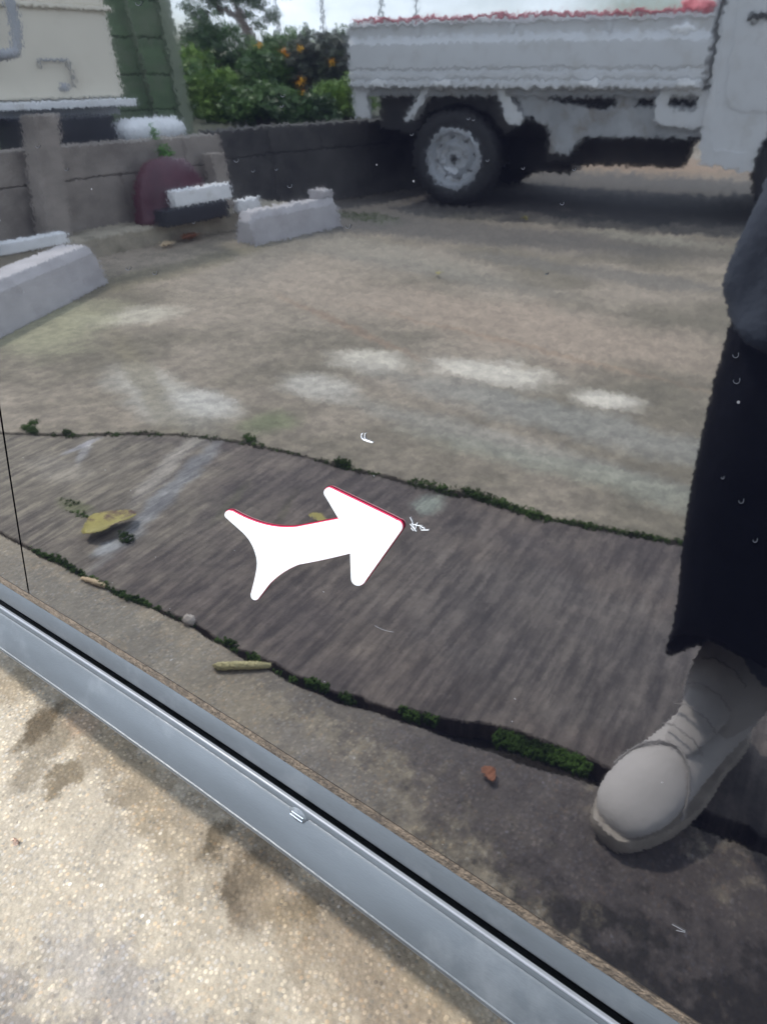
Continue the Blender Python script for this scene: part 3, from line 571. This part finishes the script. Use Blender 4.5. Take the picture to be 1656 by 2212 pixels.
tag(MB().box((-3.15, -2.70, .0851), (-3.08, -2.61, .36)).build('concrete_post', M['block'], bevel=.006), 'short tan concrete post where the light wall meets the dark wall', 'post')
pl_ = MB().box((-3.17, -1.86, .0851), (-3.08, -1.75, .575)); pl_.v = [(x, y+(.10 if z < .3 else .0), z) for x, y, z in pl_.v]
tag(pl_.build('concrete_pillar', M['block'], bevel=.008), 'concrete pillar standing on the kerb and carrying the cabinet shelf', 'pillar')
def stop(a, c, label, w=.13, h=.145):
    a = Vector(a).to_3d(); c = Vector(c).to_3d(); d = (c-a).normalized(); n = Vector((-d.y, d.x, 0)); n = n if n.x < 0 else -n
    Lg = (c-a).length
    pr = [(0, 0), (.012, h*.8), (.028, h), (w-.028, h), (w-.012, h*.8), (w, 0)]
    b = MB(); vs = []
    for s, in_ in ((0, 0), (.0, 0), (Lg, 0)):
        pass
    for s, t in ((0, 1), (.03, 0), (Lg-.03, 0), (Lg, 1)):
        for u, z in pr:
            zz_ = z if not t else z*(.72 if z > .02 else 1)
            uu = u if not t else (w/2+(u-w/2)*.9); vs.append(a+d*(s if z > .02 else (0 if s < Lg/2 else Lg))+n*uu+Vector((0, 0, zz_+.001)))
    k = len(pr); fs = [tuple(range(k))[::-1], tuple(range(3*k, 4*k))]
    for j in range(3):
        for i in range(k): i2 = (i+1) % k; fs.append((j*k+i, j*k+i2, (j+1)*k+i2, (j+1)*k+i))
    b.add(vs, fs); return tag(b.build('wheel_stop', M['stopc'], bevel=.008), label, 'wheel stop', 'concrete wheel stops in the parking yard')
stop((-2.20, -.80), (-2.545, -1.50), 'pale concrete wheel stop cut by the left edge of the picture, nearer one', .15, .155)
stop((-2.585, -2.33), (-2.56, -2.945), 'pale concrete wheel stop beside the moss patch, in front of the dark wall')
tag(MB().box((-2.67, -2.925, .148), (-2.59, -2.84, .19)).build('brick_piece', M['stopc'], bevel=.006), 'small grey concrete piece lying on the end of the farther wheel stop', 'brick')

# ------------------------------------------------------------------ things on and behind the wall
cab = thing('storage_cabinet', 'tall cream metal cabinet standing on the white shelf behind the wall', 'cabinet', (-3.6, -1.8, .615))
CB = MB().box((-.6, -.79, 0), (0, 1.2, .375)).build('cabinet_body', M['cream'], cab, bevel=.012)
MB().box((-.6, -.82, .376), (.02, 1.2, .395)).box((-.6, -.79, .396), (0, 1.2, 1.1)).build('cabinet_top', M['cream'], cab, bevel=.006)
b = MB().tube([(.012, -.38, .13), (.012, -.38, .165), (.012, -.52, .165), (.012, -.52, .05)], .006, 8)
b.build('handle', M['grime'], cab, smooth=True); MB().blob((.006, -.47, .05), (.015, .03, .018), 12, 6).build('lock', M['grime'], cab, smooth=True)
sh = thing('shelf', 'white edged shelf board under the cream cabinet', 'shelf', (-3.6, -1.8, .575))
MB().box((-.65, -.79, 0), (.08, 1.2, .034)).build('shelf_board', M['white'], sh, bevel=.005)
MB().box((-.6, -.72, -.035), (.03, 1.2, -.004)).build('shelf_rail', M['grime'], sh)
MB().box((-.60, -.68, -.27), (-.55, -.62, -.036)).build('leg', M['grime'], sh); MB().box((-.60, 1.0, -.27), (-.55, 1.06, -.036)).build('leg', M['grime'], sh)
pz = [on_x(32, 0, -3.45), on_x(36, 60, -3.45), on_x(37, 100, -3.45), on_x(34, 112, -3.45), on_x(22, 117, -3.45), on_x(-30, 120, -3.45)]
pz[0] = pz[0]+Vector((0, 0, .5)); b = MB().tube(pz, .022, 12)
tag(b.build('drain_pipe', M['grime'], smooth=True), 'grey drain pipe with an elbow in front of the cream cabinet', 'pipe')
tag(MB().box((-3.62, -2.36, .31), (-3.42, -1.90, .545)).build('storage_crate', M['dark'], bevel=.01), 'dark storage crate under the shelf behind the tan wall', 'crate')
b = MB()
for k in range(7): b.blob((-3.55+random.uniform(-.01, .01), -2.52-.045*k, .445), (.08, .08, .075), 14, 8, .015)
tag(b.build('white_sack', M['white'], smooth=True), 'soft white sack lying on the yard left of the hedge', 'sack')
tag(MB().box((-3.5, -1.52, .31), (-3.4, -1.42, .58)).build('upright_board', M['white'], bevel=.01), 'upright white board by the left picture edge under the shelf', 'board')
shd = thing('garden_shed', 'green boarded shed between the cream cabinet and the hedge', 'shed', (-5.2, -3.35, .30))
b = MB()
for k in range(8): b.box((-.7, -.44, .21*k), (.70, .9, .21*k+.205))
b.build('boarding', M['green'], shd, bevel=.008); MB().box((-.68, -.42, 0), (.68, .88, 1.67)).build('inner_wall', M['soil'], shd)
MB().box((.701, -.44, 0), (.72, -.34, 1.7)).build('corner_board', M['palegreen'], shd, bevel=.004)
MB().prism([(-.5, 1.68), (.96, 1.68), (.2, 2.05)], -.8, .8, lambda u, v, w: Vector((w, u, v))).build('roof', M['tgrey'], shd)
MB().tube([(.735, -.12, 0), (.735, -.03, 1.7)], .012, 8).build('conduit', M['palegreen'], shd, smooth=True)
# maroon tub, white boxes, plank
c = Vector((-3.07, -2.31, .0855)); b = MB()
prof = [(.215, 0), (.222, .012), (.213, .02), (.205, .10), (.175, .19), (.11, .255), (0, .275)]
b.lathe([(r*1., h) for r, h in prof], (0, 0, 0), (0, 0, 1), 40); tub = b.build('upturned_tub', M['maroon'], smooth=True); tub.location = c; tub.scale = (.5, 1, 1.05); tag(tub, 'dark maroon upturned plastic tub on the kerb against the tan wall', 'tub')
def foam(name, y0, y1, z0, z1, x, label):
    b = MB().box((x-.05, y0, z0), (x, y1, z1)); return tag(b.build(name, M['white'], bevel=.006), label, 'box')
foam('foam_box', -2.54, -2.19, .165, .24, -2.91+.0, 'white foam box lid in front of the maroon tub'); 
tag(MB().box((-2.97, -2.50, .0855), (-2.90, -2.10, .162)).build('black_tray', M['dark'], bevel=.006), 'black plastic tray beneath the white foam lid on the kerb', 'tray')
foam('foam_block', -2.72, -2.57, .0865, .15, -2.90, 'small white foam block between the foam lid and the concrete post')
foam('white_plank', -1.66, -1.36, .0865, .135, -2.955, 'short white plank lying on the kerb near the left picture edge')
pt = thing('plant_pot', 'black plant pot on the kerb at the left picture edge', 'pot', (-2.93, -1.28, .0865)); MB().lathe([(.0, 0), (.045, 0), (.06, .10), (.067, .10), (.067, .115), (.055, .115), (.05, .10)], (0, 0, 0), (0, 0, 1), 24).build('pot', M['dark'], pt, smooth='auto'); MB().lathe([(0, .098), (.054, .098)], (0, 0, 0), (0, 0, 1), 24).build('soil', M['leafb'], pt)
# weed on the wall
def leaf_cloud(b, c, r, n, size, hollow=.0, yb=1.):
    c = Vector(c); r = Vector(r)
    for _ in range(n):
        d = Vector(RNG.normal(size=3)).normalized(); q = (hollow+(1-hollow)*RNG.random())**.5
        p = c+Vector((d.x*r.x, d.y*r.y, d.z*r.z))*q
        leaf(b, p, size*RNG.uniform(.6, 1.3))
def leaf(b, p, s):
    a = Vector(RNG.normal(size=3)).normalized(); q = a.orthogonal().normalized(); q = (Matrix.Rotation(RNG.uniform(0, 6.28), 3, a) @ q)
    n_ = a.cross(q)*.18; b.add([p-a*s*.5, p-a*s*.1+q*s*.26-n_*s, p+a*s*.5, p-a*s*.1-q*s*.26+n_*s], [(0, 1, 2, 3)])
b = MB(); p = on_x(352, 318, -3.19); leaf_cloud(b, p+Vector((0, 0, -.02)), (.03, .05, .035), 90, .022); leaf_cloud(b, p+Vector((-.02, .02, .06)), (.02, .02, .05), 50, .02)
tag(b.build('wall_weed', M['weed']), 'bright green weed sprouting on the tan wall above the maroon tub', 'weed')

# ------------------------------------------------------------------ hedge, tree, posts
def leafmat(name, a, c, sc=3):
    m = bpy.data.materials.new(name); m.use_nodes = True; t = m.node_tree; b = t.nodes['Principled BSDF']; l = t.links.new
    tc = N(t, 'ShaderNodeTexCoord'); n = N(t, 'ShaderNodeTexNoise', i_Scale=sc, i_Detail=3); l(tc.outputs['Object'], n.inputs[0])
    g = N(t, 'ShaderNodeNewGeometry'); mx_ = N(t, 'ShaderNodeMath', operation='MULTIPLY_ADD'); l(g.outputs['Random Per Island'], mx_.inputs[0]); mx_.inputs[1].default_value = .35; l(n.outputs[0], mx_.inputs[2])
    r = N(t, 'ShaderNodeValToRGB'); r.color_ramp.elements[0].position = .45; r.color_ramp.elements[1].position = .9; r.color_ramp.elements[0].color = a+(1,); r.color_ramp.elements[1].color = c+(1,)
    l(mx_.outputs[0], r.inputs[0]); l(r.outputs[0], b.inputs['Base Color']); b.inputs['Roughness'].default_value = .5
    return m
LM = dict(bright=leafmat('bright_leaves', (.045, .11, .022), (.27, .40, .07)), dark=leafmat('dark_leaves', (.03, .06, .025), (.09, .17, .05)), mid=leafmat('mid_leaves', (.04, .085, .03), (.16, .27, .07)), purple=leafmat('purplish_leaves', (.045, .05, .05), (.14, .16, .11)))
def shrub(name, px, top, Y, rad, lm, label, base=.30, n=4200, size=.055, flowers=0, group='shrubs of the hedge above the wall', cat='shrub', bot=.30):
    q = on_y(px, top, Y); zt = q.z; root = thing(name, label, cat, (q.x, Y, base), group=group)
    h = zt-base; b = MB(); cs = []
    for k in range(9):
        a = k*2.4; rr = rad*(.35+.3*random.random()); cc = (rr*math.cos(a)*.9, rr*math.sin(a)*.6, h*(.12+.76*random.random()))
        w = rad*random.uniform(.42, .62); hh = min(h*.30, w); cc = (cc[0], cc[1], min(cc[2], h-hh*.9)); cs.append((cc, w, hh)); leaf_cloud(b, cc, (w, w, hh), n//9, size, .35)
    for _ in range(60):
        cc, w, hh = random.choice(cs); d = Vector((random.gauss(0, 1), random.gauss(0, 1), abs(random.gauss(0, 1)))).normalized(); p = Vector(cc)+Vector((d.x*w, d.y*w, d.z*hh))*random.uniform(1, 1.12); leaf_cloud(b, p, (.04, .04, .05), 9, size)
    b.build('foliage', lm, root)
    b = MB()
    for k in range(6):
        a = k*1.05; b.tube([(0.04*math.cos(a), .04*math.sin(a), 0), (rad*.25*math.cos(a), rad*.25*math.sin(a), h*.4), (rad*.5*math.cos(a), rad*.45*math.sin(a), h*.75)], [.018, .012, .005], 6)
    b.build('stems', M['bark'], root, smooth=True)
    return root
# left, bright low shrubs first
shrub('garden_shrub', 388, 105, -6.0, .42, LM['bright'], 'bright green shrub against the green shed, left end of the hedge')
shrub('garden_shrub', 470, 42, -6.7, .55, LM['dark'], 'dark tall shrub below the tree trunk, second from the shed', n=5200)
shrub('garden_shrub', 545, 112, -6.1, .42, LM['mid'], 'mid green shrub in the middle of the hedge, without flowers')
fl = shrub('garden_shrub', 620, 62, -6.6, .55, LM['mid'], 'mid green shrub with orange flowers on its face', n=5600)
shrub('garden_shrub', 690, 75, -6.5, .45, LM['purple'], 'dull purplish shrub just left of the truck bed, at the hedge top')
shrub('garden_shrub', 742, 165, -6.0, .33, LM['bright'], 'yellow green shrub touching the tail of the truck bed')
shrub('garden_shrub', 735, 68, -7.0, .5, LM['mid'], 'green shrub rising behind the purplish one beside the truck bed')
shrub('garden_shrub', 860, 130, -7.6, .6, LM['dark'], 'dark shrub hidden mostly behind the truck bed')
shrub('garden_shrub', 455, 150, -5.5, .34, LM['bright'], 'low light green shrub at the wall, right of the green shed', n=3000)
shrub('garden_shrub', 560, 180, -5.4, .36, LM['mid'], 'low green shrub at the wall below the orange flowers', n=3000)
shrub('garden_shrub', 665, 205, -5.2, .34, LM['dark'], 'low dark shrub at the wall near the truck tail', n=3000)
b = MB()
for (px, py) in ((573, 97), (627, 112), (632, 118), (663, 105), (667, 172), (663, 180), (668, 198), (730, 133)):
    p = on_y(px, py, -6.12)-fl.location
    b = MB(); leaf_cloud(b, p+Vector((0, .1, 0)), (.022, .022, .025), 13, .04); b.build('flower', M['flower'], fl)
tr = thing('garden_tree', 'small tree with leaning trunk standing dark against the sky above the hedge', 'tree', (*on_y(545, 60, -8.2).xy, .30))
B = tr.location; pp = [Vector((0, 0, 0)), Vector((.02, 0, .5))]+[on_y(x, y, -8.2)-B for x, y in ((540, 75), (525, 45), (510, 10))]; pp += [pp[-1]+Vector((-.15, 0, .4)), pp[-1]+Vector((-.1, .05, .9))]
MB().tube(pp, [.09, .08, .07, .06, .05, .035, .015], 10).tube([pp[3], on_y(470, 15, -8.2)-B, on_y(440, -20, -8.2)-B], [.045, .03, .02], 8).build('trunk', M['bark'], tr, smooth=True)
b = MB()
for (x, y, r, n) in ((430, 35, .17, 260), (455, 85, .22, 420), (470, 10, .15, 220), (560, 5, .14, 160), (520, -30, .3, 700), (590, 35, .12, 140), (440, -40, .35, 700), (500, 70, .13, 120), (400, 15, .1, 70), (600, -70, .4, 700), (560, 50, .1, 70), (540, 30, .08, 50), (415, 85, .16, 150), (480, -60, .4, 500)):
    leaf_cloud(b, on_y(x, y, -8.2)-B, (r, r, r*.85), n, .06, .1)
b.build('crown', LM['dark'], tr)
for k, (x, y, lab) in enumerate(((597, 20, 'thin dark post against the sky above the orange flowers, farthest left'), (695, 20, 'thin dark post against the sky just left of the truck bed'), (822, 20, 'thin dark post above the rear end of the truck bed, left of a pair'), (897, 20, 'thin dark post above the truck bed, right of a pair'))):
    p = on_y(x, y, -9.0); tag(MB().tube([(p.x, p.y, .3), (p.x+.01, p.y, 2.6)], .017, 8).build('fence_post', M['wood'], smooth=True), lab, 'post', 'thin posts behind the hedge')

# ------------------------------------------------------------------ small litter on the pavement
def litter(name, label, cat, px, py, L_, w, rz, m, z=.004, curl=.3, grp=None, n=12):
    p = gnd(px, py); b = MB(); vs = []; 
    for i in range(n+1):
        t = i/n; hw = w*math.sin(math.pi*min(max(t*.94+.03, 0), 1))**.7/2; x = (t-.5)*L_
        for k in (-1, 0, 1): vs.append((x, k*hw*(1+.25*math.sin(7*t+k)), z+curl*(hw*abs(k))+curl*.4*abs(t-.5)*w+random.uniform(0, .0015)))
    fs = []
    for i in range(n):
        for k in (0, 1): a = i*3+k; fs.append((a, a+1, a+4, a+3))
    b.add(vs, fs); o = b.build(name, m, smooth=True, recalc=False); so = o.modifiers.new('thickness', 'SOLIDIFY'); so.thickness = .0006
    o.location = (p.x, p.y, 0.001); o.rotation_euler = (0, 0, rz); return tag(o, label, cat, grp)
lA, lB = gnd(188, 1162), gnd(298, 1116); lC = gnd(248, 1112); lD = gnd(225, 1165); litter('fallen_leaf', 'large curled yellow leaf with a brown blotch on the middle slab', 'leaf', 240, 1138, (lB-lA).length, (lC-lD).length*.75, math.atan2((lB-lA).y, (lB-lA).x), M['leafy'], .004, .35)
litter('fallen_leaf', 'brown curled leaf on the near slab left of the shoe', 'leaf', 1055, 1680, .022, .016, .4, M['leafb'], .003, .6)
litter('fallen_leaf', 'brown crumpled leaf at the foot of the kerb', 'leaf', 415, 522, .11, .07, 1.4, M['leafb'], .01, .7)
litter('fallen_leaf', 'small yellow leaf in front of the truck wheel', 'leaf', 1132, 479, .05, .035, .3, M['leafy'], .01, .8)
litter('fallen_leaf', 'small yellow green leaf in the middle of the far slab', 'leaf', 945, 600, .045, .03, .9, M['leafy'], .008, .8)
litter('fallen_leaf', 'pale yellowish leaf at the kerb beside the brown leaf', 'leaf', 362, 535, .10, .05, 1.2, M['straw'], .008, .5)
litter('fallen_leaf', 'thin yellow leaf hidden behind the white arrow magnet', 'leaf', 690, 1128, .05, .02, .2, M['leafy'], .004, .5)
a_, c_ = gnd(462, 1442), gnd(586, 1443); mid = (a_+c_)/2; b = MB()
b.tube([a_+Vector((0, 0, .004)), a_.lerp(c_, .12)+Vector((0, .004, .006)), a_.lerp(c_, .4)+Vector((0, .003, .007)), a_.lerp(c_, .75)+Vector((0, .001, .006)), c_+Vector((0, 0, .005))], [.002, .006, .0062, .0058, .0035], 9)
tag(b.build('dry_pod', M['twig'], smooth=True), 'pale yellow dry pod lying on the near slab below the joint', 'pod')
a_, c_ = gnd(178, 1252), gnd(232, 1272); b = MB().tube([a_+Vector((0, 0, .003)), a_.lerp(c_, .5)+Vector((0, 0, .006)), c_+Vector((0, 0, .004))], [.003, .005, .003], 8)
tag(b.build('straw_piece', M['straw'], smooth=True), 'short straw coloured chip lying beside the joint moss', 'straw')
p = gnd(409, 1345); tag(MB().blob((p.x, p.y, .005), (.012, .009, .008), 10, 7, .15).build('pebble', M['stone'], smooth=True), 'pale rough pebble sitting in the near joint', 'pebble')
p = direct(40, 1822); b = MB(); leaf_cloud(b, (p.x, p.y, .003), (.008, .005, .002), 9, .009); tag(b.build('leaf_scrap', mat('reddish_leaf_scrap', (.46, .32, .24), .8)), 'reddish leaf scrap on the sunlit pebbly concrete', 'leaf')

# ------------------------------------------------------------------ the person with the phone
per = thing('person', 'person in dark wide trousers, slate jacket and pale suede shoe standing close to the car', 'person', (.14, -.48, 0))
PO = Vector((.14, -.48, 0))
def skin_mesh(name, pts, edges, m, parent, sub=2, root=0):
    me = bpy.data.meshes.new(name); me.from_pydata([Vector(p[0])-PO for p in pts], edges, []); o = bpy.data.objects.new(name, me); COL.objects.link(o); me.materials.append(m); o.parent = parent
    sm = o.modifiers.new('skin', 'SKIN'); sm.use_smooth_shade = True; sl = me.skin_vertices[0].data
    for i, p in enumerate(pts): sl[i].radius = (p[1], p[2] if len(p) > 2 else p[1])
    sl[root].use_root = True; su = o.modifiers.new('sub', 'SUBSURF'); su.levels = sub; su.render_levels = sub
    return o
# body: torso, neck, head base, arms as one surface
body = [((.14, -.66, .90), .12, .10), ((.14, -.60, 1.05), .12, .10), ((.14, -.54, 1.20), .13, .10), ((.14, -.49, 1.31), .09, .08), ((.14, -.455, 1.38), .05), ((.14, -.43, 1.45), .072, .085), ((.14, -.41, 1.53), .07, .085), ((.14, -.40, 1.585), .045),
        ((-.03, -.52, 1.29), .055), ((-.10, -.50, 1.05), .042), ((-.02, -.36, .84), .034), ((.03, -.29, .78), .026), ((.31, -.52, 1.29), .055), ((.38, -.50, 1.05), .042), ((.22, -.36, .82), .034), ((.14, -.30, .77), .026)]
skin_mesh('body', body, [(0, 1), (1, 2), (2, 3), (3, 4), (4, 5), (5, 6), (6, 7), (3, 8), (8, 9), (9, 10), (10, 11), (3, 12), (12, 13), (13, 14), (14, 15)], M['skin'], per)
skin_mesh('jacket', [((.14, -.65, .84), .18, .14), ((.14, -.64, .95), .165, .13), ((.14, -.58, 1.08), .16, .13), ((.14, -.53, 1.22), .165, .12), ((.14, -.475, 1.34), .075), ((-.05, -.53, 1.28), .078), ((-.12, -.51, 1.04), .062), ((-.04, -.385, .87), .05), ((.33, -.53, 1.28), .078), ((.40, -.51, 1.04), .062), ((.24, -.385, .85), .05)],
          [(0, 1), (1, 2), (2, 3), (3, 4), (3, 5), (5, 6), (6, 7), (3, 8), (8, 9), (9, 10)], M['jacket'], per)
b = MB(); seg = 36
def legloft(rows, hemtilt):
    vs = []
    for i, (cx, cy, cz, rx, ry) in enumerate(rows):
        for k in range(seg):
            a = 2*math.pi*k/seg; f = 1+.035*math.sin(3*a+i*1.3)+.02*math.sin(5*a-i*.8); t = hemtilt*max(0, min(1, 2-(len(rows)-1-i)/2.))
            vs.append(Vector((cx+rx*f*math.cos(a), cy+ry*f*math.sin(a), cz+t*max(-.1, math.sin(a))))-PO)
    fs = [tuple(range(seg))]
    for i in range(len(rows)-1):
        for k in range(seg): k2 = (k+1) % seg; fs.append((i*seg+k, i*seg+k2, (i+1)*seg+k2, (i+1)*seg+k))
    b.add(vs, fs)
legloft([(.05, -.63, .90, .12, .12), (.04, -.60, .80, .125, .12), (.01, -.53, .68, .118, .115), (-.006, -.455, .56, .112, .112), (-.010, -.435, .47, .108, .108), (-.012, -.43, .38, .109, .106), (-.008, -.432, .27, .106, .105), (.0, -.433, .175, .106, .106), (.0, -.435, .132, .108, .102), (.002, -.435, .127, .102, .094), (.006, -.435, .24, .092, .085)], .15)
legloft([(.23, -.63, .90, .12, .12), (.25, -.60, .80, .125, .12), (.28, -.53, .68, .118, .115), (.29, -.475, .52, .108, .108), (.295, -.46, .38, .106, .104), (.295, -.46, .25, .106, .104), (.295, -.46, .195, .108, .106), (.295, -.46, .26, .095, .095)], .03)
b.blob(Vector((.14, -.645, .88))-PO, (.19, .14, .12), 24, 12)
o = b.build('trousers', M['cloth'], per, smooth=True); su = o.modifiers.new('sub', 'SUBSURF'); su.levels = 1; su.render_levels = 1
# head detail
hc = Vector((.14, -.405, 1.50))-PO
b = MB(); b.blob(hc+Vector((0, -.028, .038)), (.084, .088, .082), 20, 14, .02); b.build('hair', M['hair'], per, smooth=True)
fc = hc+Vector((0, .068, -.012))
for sx in (-1, 1):
    e = MB().blob(fc+Vector((sx*.031, .006, .012)), (.012, .008, .008), 12, 8).build('eye', M['white'], per, smooth=True); MB().blob(fc+Vector((sx*.031, .0125, .011)), (.005, .003, .005), 10, 6).build('iris', M['hair'], e, smooth=True)
    MB().blob(hc+Vector((sx*.078, .0, -.005)), (.008, .018, .030), 12, 8).build('ear', M['skin'], per, smooth=True)
MB().lathe([(.004, .028), (.009, .016), (.014, .002), (.011, -.012), (0, -.016)], fc+Vector((0, .012, -.012)), (0, .25, 1), 14).build('nose', M['skin'], per, smooth=True)
MB().blob(fc+Vector((0, .008, -.046)), (.022, .008, .006), 14, 6).build('mouth', M['leafb'], per, smooth=True)
# jacket corner hanging forward beside the knee: two soft lobes
b = MB()
fl_pts = [((.03, -.56, .86), .10), ((.0, -.50, .74), .10), ((-.012, -.445, .66), .110), ((-.014, -.425, .60), .104), ((-.016, -.42, .555), .101), ((-.02, -.42, .535), .10), ((.0, -.42, .53), .01)]
seg = 40; vs = []; fs = []
for i, (c, r) in enumerate(fl_pts):
    for k in range(seg):
        a = 2*math.pi*k/seg; rr = r*(1+.10*math.sin(3*a+i*1.2)+.06*math.sin(7*a-i*1.9)+.03*math.sin(13*a+i*2.3)); dz = .022*math.sin(2*a+.6)*(i/6)
        vs.append(Vector(c)-PO+Vector((rr*math.cos(a), rr*.9*math.sin(a), dz)))
for i in range(len(fl_pts)-1):
    for k in range(seg): k2 = (k+1) % seg; fs.append((i*seg+k, i*seg+k2, (i+1)*seg+k2, (i+1)*seg+k))
b.add(vs, fs); o = b.build('jacket_tail', M['jacket'], per, smooth=True); su = o.modifiers.new('sub', 'SUBSURF'); su.levels = 1; su.render_levels = 2
# hands: palm and five fingers each
def hand(p, s):
    p = Vector(p); d = Vector((-.35*s, .75, -.2)).normalized(); sd2 = Vector((0, .2, 1)).normalized(); b = MB()
    pts = [(p, .026, .016), (p+d*.045, .034, .014), (p+d*.085, .036, .013)]; ed = [(0, 1), (1, 2)]
    for k in range(4):
        o = sd2*(.027-.018*k); base = len(pts); ln = (.055, .065, .06, .046)[k]; cu = Vector((-s, .1, 0)).normalized()
        pts += [(p+d*.085+o, .0085), (p+d*(.085+ln*.45)+o+cu*.006, .008), (p+d*(.085+ln*.7)+o+cu*.024, .0072), (p+d*(.085+ln*.72)+o+cu*.042, .0062)]
        ed += [(2, base), (base, base+1), (base+1, base+2), (base+2, base+3)]
    base = len(pts); pts += [(p+d*.03+sd2*.03, .011), (p+d*.065+sd2*.052-Vector((s*.006, 0, 0)), .0095), (p+d*.09+sd2*.055-Vector((s*.018, 0, 0)), .008)]; ed += [(1, base), (base, base+1), (base+1, base+2)]
    return skin_mesh('hand', pts, ed, M['skin'], per, 1)
PC = CAM-fw*.012-UP*.055+RT*.012                       # phone centre, just behind its own lens
hand(PC-RT*.055-fw*.03+Vector((.02, -.09, .02)), 1); hand(PC+RT*.055-fw*.03+Vector((.05, -.07, .0)), -1)
# shoes
def shoe(toe, heel, name_label=None):
    toe = Vector(toe).to_3d(); heel = Vector(heel).to_3d(); d = (toe-heel); Lg = d.length; d.normalize(); n = Vector((d.y, -d.x, 0))
    root = bpy.data.objects.new('shoe', None); COL.objects.link(root); root.parent = per; root.empty_display_size = .05
    # (t from heel, half width, floor z, top z, exponent)
    def ring(t, hw, z0, z1, k=28, sh=0.):
        vs = []
        for i in range(k):
            a = 2*math.pi*i/k; c, s = math.cos(a), math.sin(a); x = hw*math.copysign(abs(c)**.85, c); z = (z0+z1)/2+(z1-z0)/2*math.copysign(abs(s)**.9, s)
            if s > 0: x *= 1-.35*abs(s)**2
            vs.append(heel+d*(t*Lg)+n*(x+sh)+Vector((0, 0, z))-PO)
        return vs
    def loft(name, secs, m, par):
        b = MB(); k = 28; vs = []
        for q in secs: vs += ring(q[0], q[1]*.86, *q[2:])
        fs = [tuple(range(k))[::-1], tuple(range((len(secs)-1)*k, len(secs)*k))]
        for j in range(len(secs)-1):
            for i in range(k): i2 = (i+1) % k; fs.append((j*k+i, j*k+i2, (j+1)*k+i2, (j+1)*k+i))
        b.add(vs, fs); o = b.build(name, m, par, smooth=True); su = o.modifiers.new('sub', 'SUBSURF'); su.levels = 1; su.render_levels = 2; return o
    loft('upper', [(.02, .018, .03, .09), (.05, .03, .02, .115), (.12, .036, .02, .125), (.25, .037, .02, .12), (.38, .038, .02, .10), (.50, .040, .02, .085), (.62, .044, .018, .074), (.74, .047, .018, .066), (.85, .045, .018, .058), (.93, .036, .018, .049), (.975, .022, .018, .038), (.985, .006, .02, .028)], M['suede'], root)
    b = MB(); k = 40; pr = [];
    def outl(g):
        o = []
        for i in range(k):
            a = 2*math.pi*i/k; t = .5+.5*math.cos(a); hw = (.036+.014*math.sin(math.pi*min(1, max(0, (t-.35)/.65))*.9)) *.88*abs(math.sin(a))**.55
            o.append(heel+d*((t*1.01)*Lg)+n*((hw+g)*math.copysign(1, math.sin(a)))+d*g*math.cos(a)-PO)
        return o
    lo, md, hi = outl(0), outl(.003), outl(.001)
    vs = [v+Vector((0, 0, .001)) for v in lo]+[v+Vector((0, 0, .012)) for v in md]+[v+Vector((0, 0, .024)) for v in hi]
    fs = [tuple(range(k))[::-1], tuple(range(2*k, 3*k))]
    for j in (0, 1):
        for i in range(k): i2 = (i+1) % k; fs.append((j*k+i, j*k+i2, (j+1)*k+i2, (j+1)*k+i))
    b.add(vs, fs); b.build('sole', M['sole'], root, smooth='auto', angle=60)
    loft('tongue', [(.16, .030, .10, .21), (.26, .034, .10, .19), (.38, .031, .09, .150), (.48, .024, .08, .098), (.58, .020, .07, .082), (.61, .008, .07, .074)], M['suede'], root)
    skin_c = loft('collar', [(-.02, .028, .07, .17), (.02, .042, .06, .20), (.12, .052, .06, .21), (.24, .052, .06, .20), (.34, .044, .06, .172), (.42, .03, .06, .14)], M['suede'], root)
    b = MB()
    for t, z in ((.35, .166), (.42, .140), (.49, .118), (.56, .098)):
        b.tube([heel+d*((t-.01)*Lg)+n*-.026+Vector((0, 0, z-.013))-PO, heel+d*(t*Lg)+n*-.012+Vector((0, 0, z))-PO, heel+d*(t*Lg)+n*.012+Vector((0, 0, z))-PO, heel+d*((t-.01)*Lg)+n*.026+Vector((0, 0, z-.013))-PO], .0010, 6)
    b.build('laces', M['lace'], root, smooth=True)
    b = MB()                                                # seam of the toe cap
    pts = []
    for i in range(15):
        a = math.radians(-75+150*i/14); t = .80-.21*math.cos(a); hw = .0455; x = hw*math.sin(a); z = .0195+.0600*math.cos(a)**.9 if abs(a) < 0.01 else .0195+(.046+.0125*math.cos(a))*math.cos(a)**.9
        pts.append(heel+d*(t*Lg)+n*x+Vector((0, 0, z+.0015))-PO)
    b.tube(pts, .0016, 5); b.build('cap_seam', M['lace'], root)
    return root
shoe((-.096, -.258), (-.018, -.505)); shoe((.30, -.27), (.285, -.54))
skin_mesh('sock', [((-.018, -.455, .13), .034), ((.0, -.45, .26), .04)], [(0, 1)], M['jacket'], per); skin_mesh('sock', [((.287, -.49, .13), .034), ((.29, -.47, .26), .04)], [(0, 1)], M['jacket'], per)
# phone
ph = thing('mobile_phone', 'black mobile phone held out by the person towards the car', 'phone', PC)
PM = Matrix((RT, UP, -fw)).transposed().to_4x4()
MB().box((-.037, -.08, 0), (.037, .08, .008), PM).build('phone_body', M['gloss_black'], ph, bevel=.003)
MB().box((-.034, -.076, .0082), (.034, .076, .0088), PM).build('screen', M['glass'], ph)
